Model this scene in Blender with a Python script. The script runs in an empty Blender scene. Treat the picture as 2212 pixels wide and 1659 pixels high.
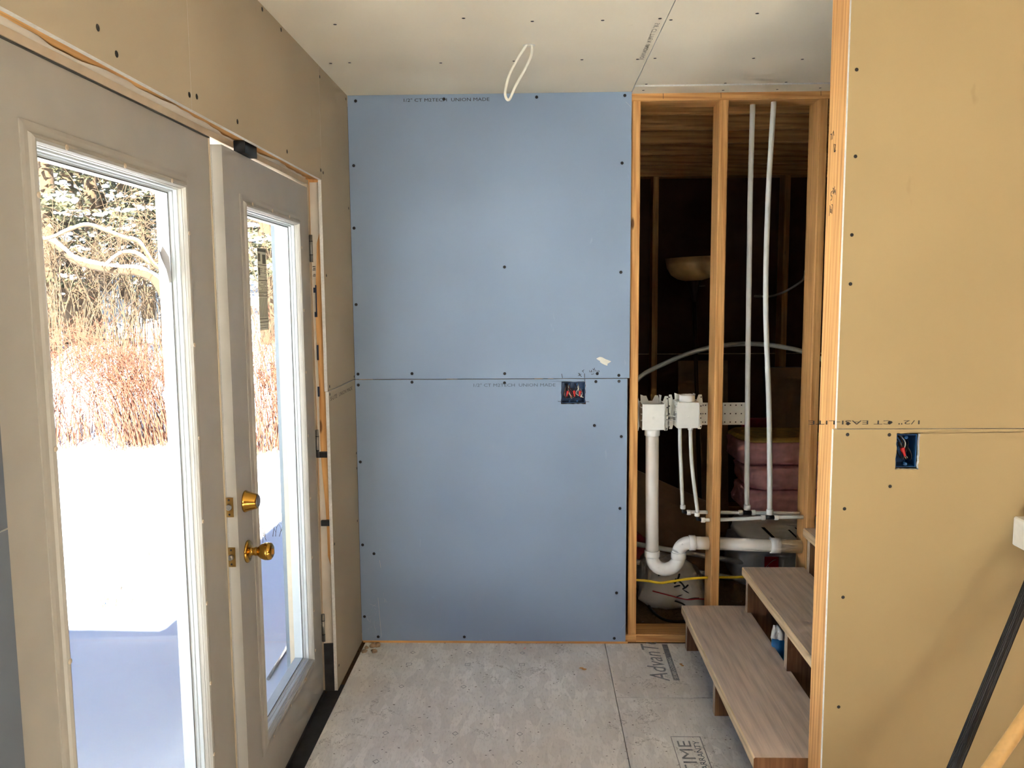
import bpy, math, random
from mathutils import Vector, Matrix, Quaternion
random.seed(7)
S = bpy.context.scene
COL = S.collection

# ------------------------------------------------------------------ camera
cam = bpy.data.cameras.new('camera')
cam.sensor_width = 36.0
cam.lens = 29.13
cam.clip_start = 0.02
cam.clip_end = 400
co = bpy.data.objects.new('camera', cam); COL.objects.link(co)
right = Vector((0.99963, 0.02642, -0.0071)); down = Vector((-0.00424, -0.1067, -0.99428)); fwd = Vector((-0.02703, 0.99394, -0.10655))
R3 = Matrix((right, -down, -fwd)).transposed()
co.matrix_world = Matrix.Translation((0, 0, 1.62)) @ R3.to_4x4()
S.camera = co

# ------------------------------------------------------------------ world, sun, exposure
S.view_settings.view_transform = 'Standard'
S.view_settings.look = 'None'
S.view_settings.exposure = 0.88
S.view_settings.gamma = 1.0
S.view_settings.use_curve_mapping = False
SUN_EL = math.radians(30)
w = bpy.data.worlds.new('sky'); S.world = w; w.use_nodes = True
nt = w.node_tree; nt.nodes.clear()
wo = nt.nodes.new('ShaderNodeOutputWorld'); bg = nt.nodes.new('ShaderNodeBackground'); sky = nt.nodes.new('ShaderNodeTexSky')
sky.sky_type = 'NISHITA'; sky.sun_disc = False; sky.sun_elevation = SUN_EL; sky.sun_rotation = math.radians(170)
bg.inputs['Strength'].default_value = 0.115
tint = nt.nodes.new('ShaderNodeMix'); tint.data_type = 'RGBA'; tint.blend_type = 'MULTIPLY'; tint.inputs[0].default_value = 1.0; tint.inputs[7].default_value = (0.50, 0.80, 1.25, 1)
nt.links.new(sky.outputs[0], tint.inputs[6]); nt.links.new(tint.outputs[2], bg.inputs[0]); nt.links.new(bg.outputs[0], wo.inputs[0])
sd = bpy.data.lights.new('sun', 'SUN'); sd.energy = 60.0; sd.angle = math.radians(0.6); sd.color = (1.0, 0.96, 0.90)
so = bpy.data.objects.new('sun', sd); COL.objects.link(so)
sundir = Vector((-0.2 * math.cos(SUN_EL), 0.98 * math.cos(SUN_EL), -math.sin(SUN_EL)))
so.rotation_euler = sundir.to_track_quat('-Z', 'Y').to_euler()
so.location = (3, -10, 12)
# area lamps added inside the unseen rear windows, for fill and pole shadows
def window_fill_lamp(name, x, z, sx, sz, watts, col):
    a = bpy.data.lights.new(name, 'AREA'); a.shape = 'RECTANGLE'; a.size = sx; a.size_y = sz; a.energy = watts; a.color = col
    o = bpy.data.objects.new(name, a); COL.objects.link(o)
    o.location = (x, -2.56, z); o.rotation_euler = (math.radians(90), 0, 0)
window_fill_lamp('window_fill', 0.75, 1.65, 0.8, 1.2, 4.0, (1.0, 0.94, 0.84))
window_fill_lamp('window_fill', 1.70, 1.90, 0.42, 0.75, 21.0, (1.0, 0.90, 0.76))
try:
    S.cycles.use_light_tree = False; S.cycles.max_bounces = 6; S.cycles.diffuse_bounces = 4; S.cycles.glossy_bounces = 2; S.cycles.adaptive_min_samples = 24; S.cycles.use_adaptive_sampling = True; S.cycles.adaptive_threshold = 0.03; S.cycles.transparent_max_bounces = 10
    S.cycles.sample_clamp_indirect = 40.0
    S.cycles.time_limit = 1150.0; S.cycles.caustics_reflective = False; S.cycles.caustics_refractive = False
except Exception:
    pass

# ------------------------------------------------------------------ materials
def lin(r, g, b):
    f = lambda c: c / 255 / 12.92 if c / 255 <= 0.04045 else ((c / 255 + 0.055) / 1.055) ** 2.4
    return (f(r), f(g), f(b), 1)
class NT:
    def __init__(s, name, rough=0.6, metal=0.0, spec=0.5):
        s.m = bpy.data.materials.new(name); s.m.use_nodes = True; s.t = s.m.node_tree
        s.b = s.t.nodes['Principled BSDF']; s.b.inputs['Roughness'].default_value = rough
        s.b.inputs['Metallic'].default_value = metal; s.b.inputs['Specular IOR Level'].default_value = spec
        s._v = None
    def n(s, kind, **kw):
        nd = s.t.nodes.new(kind)
        for k, v in kw.items():
            if hasattr(nd, k): setattr(nd, k, v)
            else: nd.inputs[k].default_value = v
        return nd
    def l(s, a, b): s.t.links.new(a, b)
    def vec(s, scale=(1, 1, 1), loc=(0, 0, 0), rnd=False):
        tc = s.n('ShaderNodeTexCoord'); mp = s.n('ShaderNodeMapping')
        mp.inputs['Scale'].default_value = scale; mp.inputs['Location'].default_value = loc
        s.l(tc.outputs['Object'], mp.inputs['Vector'])
        if rnd:
            oi = s.n('ShaderNodeObjectInfo'); mu = s.n('ShaderNodeMath', operation='MULTIPLY'); mu.inputs[1].default_value = 37.0
            s.l(oi.outputs['Random'], mu.inputs[0]); s.l(mu.outputs[0], mp.inputs['Location'])
        return mp.outputs[0]
    def noise(s, vec, scale, detail=3, rough=0.55, dist=0.0):
        nd = s.n('ShaderNodeTexNoise'); nd.inputs['Scale'].default_value = scale; nd.inputs['Detail'].default_value = detail
        nd.inputs['Roughness'].default_value = rough; nd.inputs['Distortion'].default_value = dist
        s.l(vec, nd.inputs['Vector']); return nd.outputs['Fac']
    def ramp(s, fac, stops, interp='LINEAR'):
        r = s.n('ShaderNodeValToRGB'); r.color_ramp.interpolation = interp; e = r.color_ramp.elements
        while len(e) < len(stops): e.new(0.5)
        for i, (p, c) in enumerate(stops): e[i].position = p; e[i].color = c
        s.l(fac, r.inputs[0]); return r.outputs[0]
    def mix(s, fac, a, b, mode='MIX'):
        m = s.n('ShaderNodeMix', data_type='RGBA', blend_type=mode)
        for sock, val in ((m.inputs[0], fac), (m.inputs[6], a), (m.inputs[7], b)):
            if hasattr(val, 'is_output'): s.l(val, sock)
            else: sock.default_value = val
        return m.outputs[2]
    def bump(s, fac, strength, dist=0.01):
        b = s.n('ShaderNodeBump'); b.inputs['Strength'].default_value = strength; b.inputs['Distance'].default_value = dist
        s.l(fac, b.inputs['Height']); s.l(b.outputs[0], s.b.inputs['Normal'])
    def col(s, c):
        if hasattr(c, 'is_output'): s.l(c, s.b.inputs['Base Color'])
        else: s.b.inputs['Base Color'].default_value = c
        return s
g1 = lambda v: (v, v, v, 1)
def plain(name, c, rough=0.6, metal=0.0, var=0.06, vs=30, spec=0.5, bump=0.0):
    k = NT(name, rough, metal, spec)
    f = k.noise(k.vec(), vs, 2)
    k.col(k.ramp(f, [(0.3, tuple(x * (1 - var) for x in c[:3]) + (1,)), (0.7, tuple(min(1, x * (1 + var)) for x in c[:3]) + (1,))]))
    if bump: k.bump(f, bump, 0.004)
    return k.m
def scuffed(name, c, mark, rough=0.85):
    k = NT(name, rough, 0, 0.0)
    a = k.noise(k.vec(), 2.2, 1, 0.6)
    base = k.ramp(a, [(0.3, tuple(x * 0.95 for x in c[:3]) + (1,)), (0.7, tuple(x * 1.04 for x in c[:3]) + (1,))])
    m = k.ramp(k.noise(k.vec((1, 1, 0.35), (3, 1, 7)), 14, 3, 0.7), [(0.70, g1(0)), (0.78, g1(0.35))])
    k.col(k.mix(m, base, mark)); return k.m
def wood(name, c_lo, c_hi, axis=2, rough=0.6, ring=7.0):
    k = NT(name, rough, 0, 0.35)
    sc = [26, 26, 26]; sc[axis] = 0.9
    f = k.noise(k.vec(tuple(sc), rnd=True), 3.2, 3, 0.62, 0.4)
    sc2 = [ring] * 3; sc2[axis] = 0.55
    wv = k.n('ShaderNodeTexWave'); wv.wave_type = 'RINGS'; wv.rings_direction = 'SPHERICAL'; wv.inputs['Scale'].default_value = 2.6
    wv.inputs['Distortion'].default_value = 3.0; wv.inputs['Detail'].default_value = 1; wv.inputs['Detail Scale'].default_value = 0.7
    k.l(k.vec(tuple(sc2), rnd=True), wv.inputs['Vector'])
    mid = tuple((a + b) / 2 for a, b in zip(c_lo, c_hi))
    c1 = k.ramp(wv.outputs['Fac'], [(0.0, c_hi), (0.72, mid), (1.0, c_lo)])
    c2 = k.ramp(f, [(0.34, tuple(x * 0.80 for x in c_lo[:3]) + (1,)), (0.60, c_hi)])
    c = k.mix(0.5, c1, c2)
    sk = [9, 9, 9]; sk[axis] = 2.6
    vo = k.n('ShaderNodeTexVoronoi'); vo.inputs['Scale'].default_value = 1.0; k.l(k.vec(tuple(sk), rnd=True), vo.inputs['Vector'])
    kn = k.ramp(vo.outputs['Distance'], [(0.05, g1(1)), (0.085, g1(0))])
    c = k.mix(kn, c, tuple(x * 0.35 for x in c_lo[:3]) + (1,))
    k.col(c); return k.m
MT = {}
MT['tan'] = scuffed('tan_drywall_paper', lin(178, 156, 116), lin(152, 130, 94))
MT['ceil'] = scuffed('ceiling_drywall_paper', lin(240, 230, 208), lin(222, 210, 184))
MT['left'] = scuffed('beige_drywall_paper', lin(184, 170, 146), lin(156, 142, 120))
MT['blue'] = scuffed('blue_drywall_paper', lin(150, 168, 192), lin(190, 200, 214))
MT['gyp'] = plain('gypsum_core', lin(226, 222, 214), 0.9, var=0.08, vs=120, bump=0.4)
WL, WH = lin(198, 134, 72), lin(238, 184, 116)
for a, nm in enumerate('xyz'): MT['wood' + nm] = wood('framing_lumber_' + nm, WL, WH, a)
MT['treadwood'] = wood('worn_tread_wood', lin(214, 194, 180), lin(236, 216, 200), 1, 0.7, 4)
MT['treadedge'] = wood('tread_edge_wood', lin(206, 174, 132), lin(238, 210, 168), 1, 0.7)
MT['ply'] = wood('brown_plywood', lin(120, 84, 56), lin(158, 112, 76), 2, 0.75, 3)
MT['plyedge'] = plain('plywood_edge', lin(198, 176, 148), 0.8, var=0.12, vs=70)
MT['white'] = plain('door_paint', lin(170, 165, 154), 0.42, var=0.035, vs=9)
MT['jamb'] = plain('jamb_primer', lin(206, 190, 164), 0.6, var=0.06, vs=18)
MT['vinyl'] = plain('white_vinyl', lin(196, 202, 204), 0.35, var=0.02)
MT['peel'] = scuffed('peeling_exterior_paint', lin(156, 166, 170), lin(110, 104, 94), 0.6)
MT['rubber'] = plain('dark_weatherstrip', lin(72, 70, 64), 0.7)
MT['black'] = plain('black_plastic', lin(24, 25, 27), 0.45)
MT['sill'] = plain('dirty_black_flashing', lin(44, 42, 42), 0.65, var=0.35, vs=24)
MT['brass'] = plain('polished_brass', lin(196, 150, 66), 0.16, 1.0, var=0.05)
MT['dullbrass'] = plain('dull_brass', lin(150, 118, 66), 0.35, 1.0)
MT['steel'] = plain('grey_steel', lin(150, 146, 138), 0.4, 0.9)
MT['screw'] = plain('black_phosphate_screw', lin(24, 22, 20), 0.6)
MT['ink'] = plain('black_ink', lin(58, 54, 50), 0.8)
MT['dotink'] = plain('faded_print_ink', lin(104, 94, 78), 0.85)
MT['blueink'] = plain('faded_blue_print', lin(92, 104, 114), 0.85)
MT['floorink'] = plain('faded_floor_print', lin(138, 140, 142), 0.85, var=0.3, vs=60)
MT['pvc'] = plain('white_pvc', lin(244, 238, 230), 0.3, var=0.03, vs=12)
MT['pvcfit'] = plain('white_pvc_fitting', lin(246, 245, 242), 0.25, var=0.02)
MT['pex'] = plain('white_pex', lin(234, 236, 234), 0.35, var=0.03)
MT['boxwhite'] = plain('white_outlet_box_plastic', lin(240, 240, 234), 0.4, var=0.02)
MT['bluebox'] = plain('blue_box_plastic', lin(18, 72, 122), 0.4)
MT['redcon'] = plain('red_connector', lin(206, 44, 44), 0.4)
MT['wblack'] = plain('black_wire', lin(40, 36, 34), 0.5)
MT['wred'] = plain('red_wire', lin(190, 60, 60), 0.5)
MT['wcopper'] = plain('copper_wire', lin(190, 130, 90), 0.35, 0.8)
MT['wwhite'] = plain('white_cable', lin(250, 246, 232), 0.5)
MT['yellow'] = plain('yellow_cable', lin(226, 190, 30), 0.45)
MT['wrap'] = plain('white_house_wrap', lin(214, 202, 184), 0.65, var=0.05, vs=14)
MT['navy'] = plain('navy_print', lin(34, 44, 66), 0.7)
MT['pink'] = plain('pink_fibreglass', lin(244, 176, 180), 0.95, var=0.22, vs=16, bump=0.8)
MT['kraft'] = plain('yellow_fibreglass_face', lin(214, 180, 96), 0.95, var=0.2, vs=20, bump=0.5)
MT['bag'] = plain('white_plastic_film', lin(236, 230, 224), 0.35, var=0.06, vs=10)
MT['greybag'] = plain('grey_plastic_film', lin(206, 208, 214), 0.35, var=0.1, vs=9)
MT['redlogo'] = plain('dark_red_print', lin(196, 30, 44), 0.5)
MT['maroon'] = plain('dark_red_film', lin(150, 34, 50), 0.5, var=0.2, vs=20)
MT['bluefilm'] = plain('blue_plastic_film', lin(30, 110, 176), 0.35, var=0.12, vs=30)
MT['card'] = plain('brown_board', lin(150, 118, 86), 0.85, var=0.08)
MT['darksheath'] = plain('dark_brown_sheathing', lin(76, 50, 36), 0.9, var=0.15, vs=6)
MT['bowl'] = plain('amber_frosted_shade', lin(206, 168, 116), 0.45)
MT['lampmetal'] = plain('dark_bronze', lin(56, 42, 36), 0.35, 0.4)
MT['siding'] = plain('white_siding', lin(226, 226, 222), 0.7)
def paper_mat():
    k = NT('label_paper', 0.8); k.col(lin(216, 212, 192)); t = k.t; tl = t.nodes.new('ShaderNodeBsdfTranslucent'); tl.inputs[0].default_value = lin(200, 196, 176); mx = t.nodes.new('ShaderNodeMixShader'); mx.inputs[0].default_value = 0.12
    k.l(k.b.outputs[0], mx.inputs[1]); k.l(tl.outputs[0], mx.inputs[2]); k.l(mx.outputs[0], t.nodes['Material Output'].inputs[0]); return k.m
MT['paper'] = paper_mat()
MT['labelink'] = plain('label_print_ink', lin(110, 106, 92), 0.85)
MT['shadedblue'] = scuffed('shaded_blue_drywall_paper', lin(104, 110, 118), lin(130, 134, 140))  # blue board beside the door, its shadow put into a darker paper colour
MT['bark'] = plain('bark', lin(62, 45, 25), 0.95, var=0.35, vs=14, bump=0.8)
MT['needle'] = plain('conifer_needles', lin(58, 55, 28), 0.8, var=0.35, vs=3)
MT['twig'] = plain('red_twig', lin(84, 43, 20), 0.8, var=0.2, vs=2)
MT['fluff'] = plain('dusty_fluff', lin(176, 150, 122), 0.95, var=0.2, vs=40)
MT['straw'] = plain('dry_grass', lin(90, 72, 48), 0.9, var=0.2, vs=8)
MT['polewood'] = plain('varnished_handle', lin(206, 164, 104), 0.3, var=0.12, vs=40)
MT['mop'] = plain('white_foam', lin(236, 234, 226), 0.7)
def snow_mat():
    k = NT('snow', 0.75, 0, 0.0)
    b = k.noise(k.vec(), 5, 2, 0.6)
    k.col((0.84, 0.855, 0.875, 1)); k.bump(b, 0.25, 0.03); return k.m
MT['snow'] = snow_mat()
def glass_mat():
    m = bpy.data.materials.new('pane_glass'); m.use_nodes = True; t = m.node_tree; t.nodes.clear()
    o = t.nodes.new('ShaderNodeOutputMaterial'); mx = t.nodes.new('ShaderNodeMixShader'); tr = t.nodes.new('ShaderNodeBsdfTransparent'); gl = t.nodes.new('ShaderNodeBsdfGlossy')
    tr.inputs[0].default_value = (0.93, 0.955, 0.95, 1); gl.inputs['Roughness'].default_value = 0.02; mx.inputs[0].default_value = 0.05
    t.links.new(tr.outputs[0], mx.inputs[1]); t.links.new(gl.outputs[0], mx.inputs[2]); t.links.new(mx.outputs[0], o.inputs[0]); return m
MT['glass'] = glass_mat()
def osb_mat(name, c, dark, stain=0.5):
    k = NT(name, 0.8, 0, 0.0)
    fl = k.n('ShaderNodeTexVoronoi'); fl.inputs['Scale'].default_value = 1.0; k.l(k.vec((34, 11, 34)), fl.inputs['Vector'])
    fb = k.noise(k.vec((60, 16, 60)), 2.0, 3, 0.65, 0.0)
    hs = k.n('ShaderNodeSeparateColor'); k.l(fl.outputs['Color'], hs.inputs[0])
    c0 = k.ramp(hs.outputs[0], [(0.0, tuple(x * 0.90 for x in c[:3]) + (1,)), (1.0, tuple(x * 1.08 for x in c[:3]) + (1,))])
    c1 = k.mix(k.ramp(fb, [(0.34, g1(0.5)), (0.5, g1(0))]), c0, tuple(x * 0.72 for x in c[:3]) + (1,))
    big = k.noise(k.vec(), 1.7, 4, 0.62)
    c2 = k.mix(k.ramp(big, [(0.40, g1(0)), (0.68, g1(stain))]), c1, dark)
    ln = k.noise(k.vec((1, 1, 1), (5, 2, 0)), 3.1, 6, 0.68)
    lm = k.ramp(ln, [(0.4925, g1(0)), (0.4985, g1(0.75)), (0.5045, g1(0))])
    mk = k.ramp(k.noise(k.vec((1, 1, 1), (1, 8, 0)), 2.3, 1), [(0.50, g1(0)), (0.58, g1(1))])
    mm = k.n('ShaderNodeMath', operation='MULTIPLY'); k.l(lm, mm.inputs[0]); k.l(mk, mm.inputs[1])
    c3 = k.mix(mm.outputs[0], c2, tuple(x * 0.35 for x in dark[:3]) + (1,))
    sp = k.noise(k.vec(), 70, 1, 0.5)
    c4 = k.mix(k.ramp(sp, [(0.715, g1(0)), (0.735, g1(0.8))]), c3, tuple(x * 0.3 for x in dark[:3]) + (1,))
    c5 = k.mix(k.ramp(k.noise(k.vec((1, 1.6, 1), (9, 3, 0)), 9, 3, 0.6), [(0.66, g1(0)), (0.72, g1(0.35))]), c4, lin(208, 206, 200))
    k.col(c5); return k.m
MT['osb'] = osb_mat('weathered_subfloor', lin(240, 238, 234), lin(210, 196, 182))
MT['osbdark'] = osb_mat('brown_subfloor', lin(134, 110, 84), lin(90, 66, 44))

# ------------------------------------------------------------------ mesh builder
class MB:
    def __init__(s): s.v = []; s.f = []; s.m = []; s.sm = []
    def add(s, vs, fs, mat=0, smooth=False):
        o = len(s.v); s.v += [tuple(p) for p in vs]
        for f in fs: s.f.append([i + o for i in f]); s.m.append(mat); s.sm.append(smooth)
        return s
    def box(s, lo, hi, mat=0, sides=None):
        x0, y0, z0 = lo; x1, y1, z1 = hi
        V = [(x0, y0, z0), (x1, y0, z0), (x1, y1, z0), (x0, y1, z0), (x0, y0, z1), (x1, y0, z1), (x1, y1, z1), (x0, y1, z1)]
        F = [(0, 3, 2, 1), (4, 5, 6, 7), (0, 1, 5, 4), (1, 2, 6, 5), (2, 3, 7, 6), (3, 0, 4, 7)]   # -z +z -y +x +y -x
        o = len(s.v); s.v += V
        for i, f in enumerate(F):
            s.f.append([a + o for a in f]); s.m.append(mat if not sides else sides.get(i, mat)); s.sm.append(False)
        return s
    def lumber(s, lo, hi, axis=2, c=0.004, mat=0):
        a, b = [k for k in range(3) if k != axis]
        u0, u1, w0, w1 = lo[a], hi[a], lo[b], hi[b]
        pr = [(u0 + c, w0), (u1 - c, w0), (u1, w0 + c), (u1, w1 - c), (u1 - c, w1), (u0 + c, w1), (u0, w1 - c), (u0, w0 + c)]
        if axis == 1: pr = pr[::-1]
        R = []
        for t in (lo[axis], hi[axis]):
            for u, w_ in pr:
                p = [0, 0, 0]; p[a] = u; p[b] = w_; p[axis] = t; R.append(p)
        n = 8
        F = [[i, (i + 1) % n, n + (i + 1) % n, n + i] for i in range(n)] + [list(range(n))[::-1], list(range(n, 2 * n))]
        return s.add(R, F, mat)
    def prism(s, poly, fn, t0, t1, mat=0, side=None):
        n = len(poly)
        V = [fn(u, v, t0) for u, v in poly] + [fn(u, v, t1) for u, v in poly]
        s.add(V, [list(range(n))[::-1], list(range(n, 2 * n))], mat)
        o = len(s.v) - 2 * n
        for i in range(n):
            j = (i + 1) % n; s.f.append([o + i, o + j, o + n + j, o + n + i]); s.m.append(mat if side is None else side); s.sm.append(False)
        return s
    def loops(s, rings, mat=0, close=False, smooth=False, caps=False, mats=None):
        n = len(rings[0]); V = [p for r in rings for p in r]; o = len(s.v); s.v += [tuple(p) for p in V]
        k = len(rings)
        for a in range(k if close else k - 1):
            b = (a + 1) % k
            for i in range(n):
                j = (i + 1) % n
                s.f.append([o + a * n + i, o + a * n + j, o + b * n + j, o + b * n + i]); s.m.append(mats[a] if mats else mat); s.sm.append(smooth)
        if caps:
            s.f.append([o + i for i in range(n)][::-1]); s.m.append(mat); s.sm.append(False)
            s.f.append([o + (k - 1) * n + i for i in range(n)]); s.m.append(mat); s.sm.append(False)
        return s
    def tube(s, pts, r, seg=8, mat=0, caps=True, flat=1.0, smooth=True):
        P = [Vector(p) for p in pts]; n = len(P)
        rs = r if isinstance(r, (list, tuple)) else [r] * n
        up = None; rings = []
        for i in range(n):
            t = (P[min(i + 1, n - 1)] - P[max(i - 1, 0)]).normalized()
            if up is None:
                up = Vector((0, 0, 1)) if abs(t.z) < 0.9 else Vector((1, 0, 0))
            a = t.cross(up).normalized(); up = a.cross(t).normalized()
            rings.append([P[i] + (a * math.cos(2 * math.pi * k / seg) * flat + up * math.sin(2 * math.pi * k / seg)) * rs[i] for k in range(seg)])
        return s.loops(rings, mat, smooth=smooth, caps=caps)
    def lathe(s, prof, org, axis=(0, 0, 1), seg=24, mat=0, caps=True, smooth=True):
        ax = Vector(axis).normalized(); u = ax.orthogonal().normalized(); v = ax.cross(u); O = Vector(org)
        rings = [[O + ax * h + (u * math.cos(2 * math.pi * k / seg) + v * math.sin(2 * math.pi * k / seg)) * r for k in range(seg)] for r, h in prof]
        return s.loops(rings, mat, smooth=smooth, caps=caps)
    def build(s, name, mats, parent=None, origin=None):
        me = bpy.data.meshes.new(name)
        off = Vector((0, 0, 0))
        if origin is not None: off = Vector(origin)
        elif parent is not None and 'base' in parent: off = Vector(parent['base'])
        me.from_pydata([tuple(Vector(p) - off) for p in s.v], [], s.f)
        mats = mats if isinstance(mats, (list, tuple)) else [mats]
        for m in mats: me.materials.append(MT[m] if isinstance(m, str) else m)
        for i, p in enumerate(me.polygons):
            p.material_index = s.m[i] if len(mats) > 1 else 0; p.use_smooth = s.sm[i]
        me.update()
        return link(name, me, parent, origin)
def link(name, me, parent=None, origin=None):
    o = bpy.data.objects.new(name, me); COL.objects.link(o)
    if parent is not None: o.parent = parent
    if origin is not None:
        pb = Vector(parent['base']) if parent is not None and 'base' in parent else Vector((0, 0, 0))
        o.location = Vector(origin) - pb
    return o
BASES = []
def empty(name, loc=(0, 0, 0), rz=0):
    o = bpy.data.objects.new(name, None); COL.objects.link(o); o.location = loc; o.rotation_euler = (0, 0, rz)
    o.empty_display_size = 0.1; o['base'] = tuple(loc) if rz == 0 else (0.0, 0.0, 0.0); BASES.append(o); return o
def tag(o, label=None, cat=None, group=None, kind=None):
    if label: o['label'] = label
    if cat: o['category'] = cat
    if group: o['group'] = group
    if kind: o['kind'] = kind
    return o
def thing(name, loc, label, cat, group=None): return tag(empty(name, loc), label, cat, group)
def struct(name, loc=(0, 0, 0), label=None, cat=None): return tag(empty(name, loc), label, cat, None, 'structure')
def smooth_path(pts, k=6):
    P = [Vector(p) for p in pts]; out = []
    for i in range(len(P) - 1):
        p0 = P[max(i - 1, 0)]; p1 = P[i]; p2 = P[i + 1]; p3 = P[min(i + 2, len(P) - 1)]
        for j in range(k):
            t = j / k
            out.append(0.5 * ((2 * p1) + (p2 - p0) * t + (2 * p0 - 5 * p1 + 4 * p2 - p3) * t * t + (3 * p1 - p0 - 3 * p2 + p3) * t ** 3))
    out.append(P[-1]); return out
PXZ = lambda u, v, t: (u, t, v)
PYZ = lambda u, v, t: (t, u, v)
PXY = lambda u, v, t: (u, v, t)
def panel(u0, u1, v0, v1, fn, t_face, t_back, face_mat, parent, name='drywall_panel', hole=None, jit=0.0012):
    """sheet with paper face, gypsum edges and an optional hand-cut hole"""
    mb = MB()
    if hole is None:
        rect = [(u0, v0), (u1, v0), (u1, v1), (u0, v1)]
        rings = [[fn(u, v, t_face) for u, v in rect], [fn(u, v, t_back) for u, v in rect]]
        mb.loops(rings, 1); mb.add(rings[0], [(0, 1, 2, 3)], 0); mb.add(rings[1], [(3, 2, 1, 0)], 0)
    else:
        a0, a1, b0, b1 = hole; cu, cv = (a0 + a1) / 2, (b0 + b1) / 2; n = 10; inn = []; out = []
        per = [(0, i / n) for i in range(n)] + [(1, i / n) for i in range(n)] + [(2, i / n) for i in range(n)] + [(3, i / n) for i in range(n)]
        for sd_, t in per:
            for L, (p0, p1, q0, q1) in ((inn, (a0, a1, b0, b1)), (out, (u0, u1, v0, v1))):
                c = [(p0, q0), (p1, q0), (p1, q1), (p0, q1)]; A = c[sd_]; B = c[(sd_ + 1) % 4]
                p = (A[0] + (B[0] - A[0]) * t, A[1] + (B[1] - A[1]) * t)
                if L is inn: p = (p[0] + random.uniform(-jit, jit), p[1] + random.uniform(-jit, jit))
                L.append(p)
        rings = [[fn(u, v, t_face) for u, v in out], [fn(u, v, t_face) for u, v in inn], [fn(u, v, t_back) for u, v in inn], [fn(u, v, t_back) for u, v in out]]
        mb.loops(rings, 0, close=True, mats=[0, 1, 0, 1])
    return mb.build(name, [face_mat, 'gyp'], parent)
# screws: one shared mesh for each facing direction
def screw_mesh(ax):
    mb = MB(); mb.lathe([(0.0070, 0.0), (0.0066, 0.0005), (0.0030, 0.0005), (0.0024, 0.0001), (0.0012, 0.0001)], (0, 0, 0), ax, 10); me_o = mb.build('screw', 'screw'); me = me_o.data; bpy.data.objects.remove(me_o); return me
SCREW = {k: screw_mesh(k) for k in ((0, -1, 0), (1, 0, 0), (0, 0, -1))}
def screws(pts, ax, parent, fn, t, scale=1.0):
    for u, v in pts:
        o = bpy.data.objects.new('screw', SCREW[ax]); COL.objects.link(o); o.parent = parent; o.location = fn(u, v, t); o.scale = (scale,) * 3
def text_mesh(s, w_, h_, thick=0.0004, shear=0.0):
    c = bpy.data.curves.new('lettering', 'FONT'); c.body = s; c.size = 1; c.resolution_u = 2; c.shear = shear
    o = bpy.data.objects.new('lettering', c); COL.objects.link(o)
    dg = bpy.context.evaluated_depsgraph_get(); me = bpy.data.meshes.new_from_object(o.evaluated_get(dg)); bpy.data.objects.remove(o)
    xs = [v.co.x for v in me.vertices]; ys = [v.co.y for v in me.vertices]
    for v in me.vertices: v.co = ((v.co.x - min(xs)) / (max(xs) - min(xs)) * w_, (v.co.y - min(ys)) / (max(ys) - min(ys)) * h_, 0)
    me.materials.clear(); return me
def lettering(s, w_, h_, mat, parent, org, ux, uy, name='lettering', shear=0.0):
    me = text_mesh(s, w_, h_, shear=shear); me.materials.append(MT[mat])
    ux = Vector(ux); uy = Vector(uy); O = Vector(org)
    for v in me.vertices: v.co = O + ux * v.co.x + uy * v.co.y
    me.update(); o = link(name, me, parent); return o
def strokes(lines, r, mat, parent, fn, t, name='pencil_mark'):
    mb = MB()
    for ln in lines:
        for (a, b), (c, d) in zip(ln[:-1], ln[1:]):
            dx, dy = c - a, d - b; L = math.hypot(dx, dy) or 1; nx, ny = -dy / L * r, dx / L * r
            mb.prism([(a - nx, b - ny), (c - nx, d - ny), (c + nx, d + ny), (a + nx, b + ny)], fn, t, t + (0.0004 if fn is PYZ else -0.0004))
    return mb.build(name, mat, parent)

# ------------------------------------------------------------------ key dimensions (metres)
YB = 3.723      # face of blue wall
XL = -0.815     # face of left drywall
ZC = 2.495      # ceiling face
YR = 2.300      # face of the tan wall on the right
SD = 0.140      # stud depth

# ------------------------------------------------------------------ floor
fl = struct('floor')
for (x0, x1, y0, y1) in ((-0.80, 0.3225, -2.6, 3.733), (0.3255, 3.0, -2.6, 3.2045), (0.3255, 3.0, 3.2075, 3.733)):
    MB().box((x0, y0, -0.022), (x1, y1, 0.0)).build('subfloor_panel', 'osb', fl)
MB().box((-0.99, -2.6, -0.30), (3.0, 6.3, -0.0225)).build('floor_deck', 'osbdark', fl)
MB().box((-0.86, 1.2, -0.022), (-0.801, 3.30, 0.0015)).build('door_sill_flashing', 'sill', fl)
lf = lambda s, w_, h_, x, y, nm='floor_stamp', m='floorink', sh=0.0: lettering(s, w_, h_, m, fl, (x, y, 0.0006), (0, 1, 0), (-1, 0, 0), nm, sh)
lf('AdvanTech', 0.52, 0.078, 0.566, 3.35, sh=0.25)
MB().prism([(0.582, 3.36), (0.607, 3.36), (0.612, 3.72), (0.587, 3.72)], PXY, 0.0002, 0.0006).build('floor_stamp_band', 'floorink', fl)
lettering('SUBFLOORING', 0.20, 0.014, 'osb', fl, (0.603, 3.375, 0.0009), (0, 1, 0), (-1, 0, 0), 'floor_stamp')
lf('LIFETIME', 0.38, 0.047, 0.560, 2.50)
lf('LIMITED WARRANTY', 0.38, 0.022, 0.592, 2.50, m='blueink')
for p in ([(0.495, 2.45), (0.4975, 2.45), (0.4975, 2.91), (0.495, 2.91)], [(0.601, 2.45), (0.6045, 2.45), (0.6045, 2.91), (0.601, 2.91)], [(0.495, 2.907), (0.6045, 2.907), (0.6045, 2.91), (0.495, 2.91)]):
    MB().prism(p, PXY, 0.0002, 0.0006).build('floor_stamp_line', 'floorink', fl)
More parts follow.
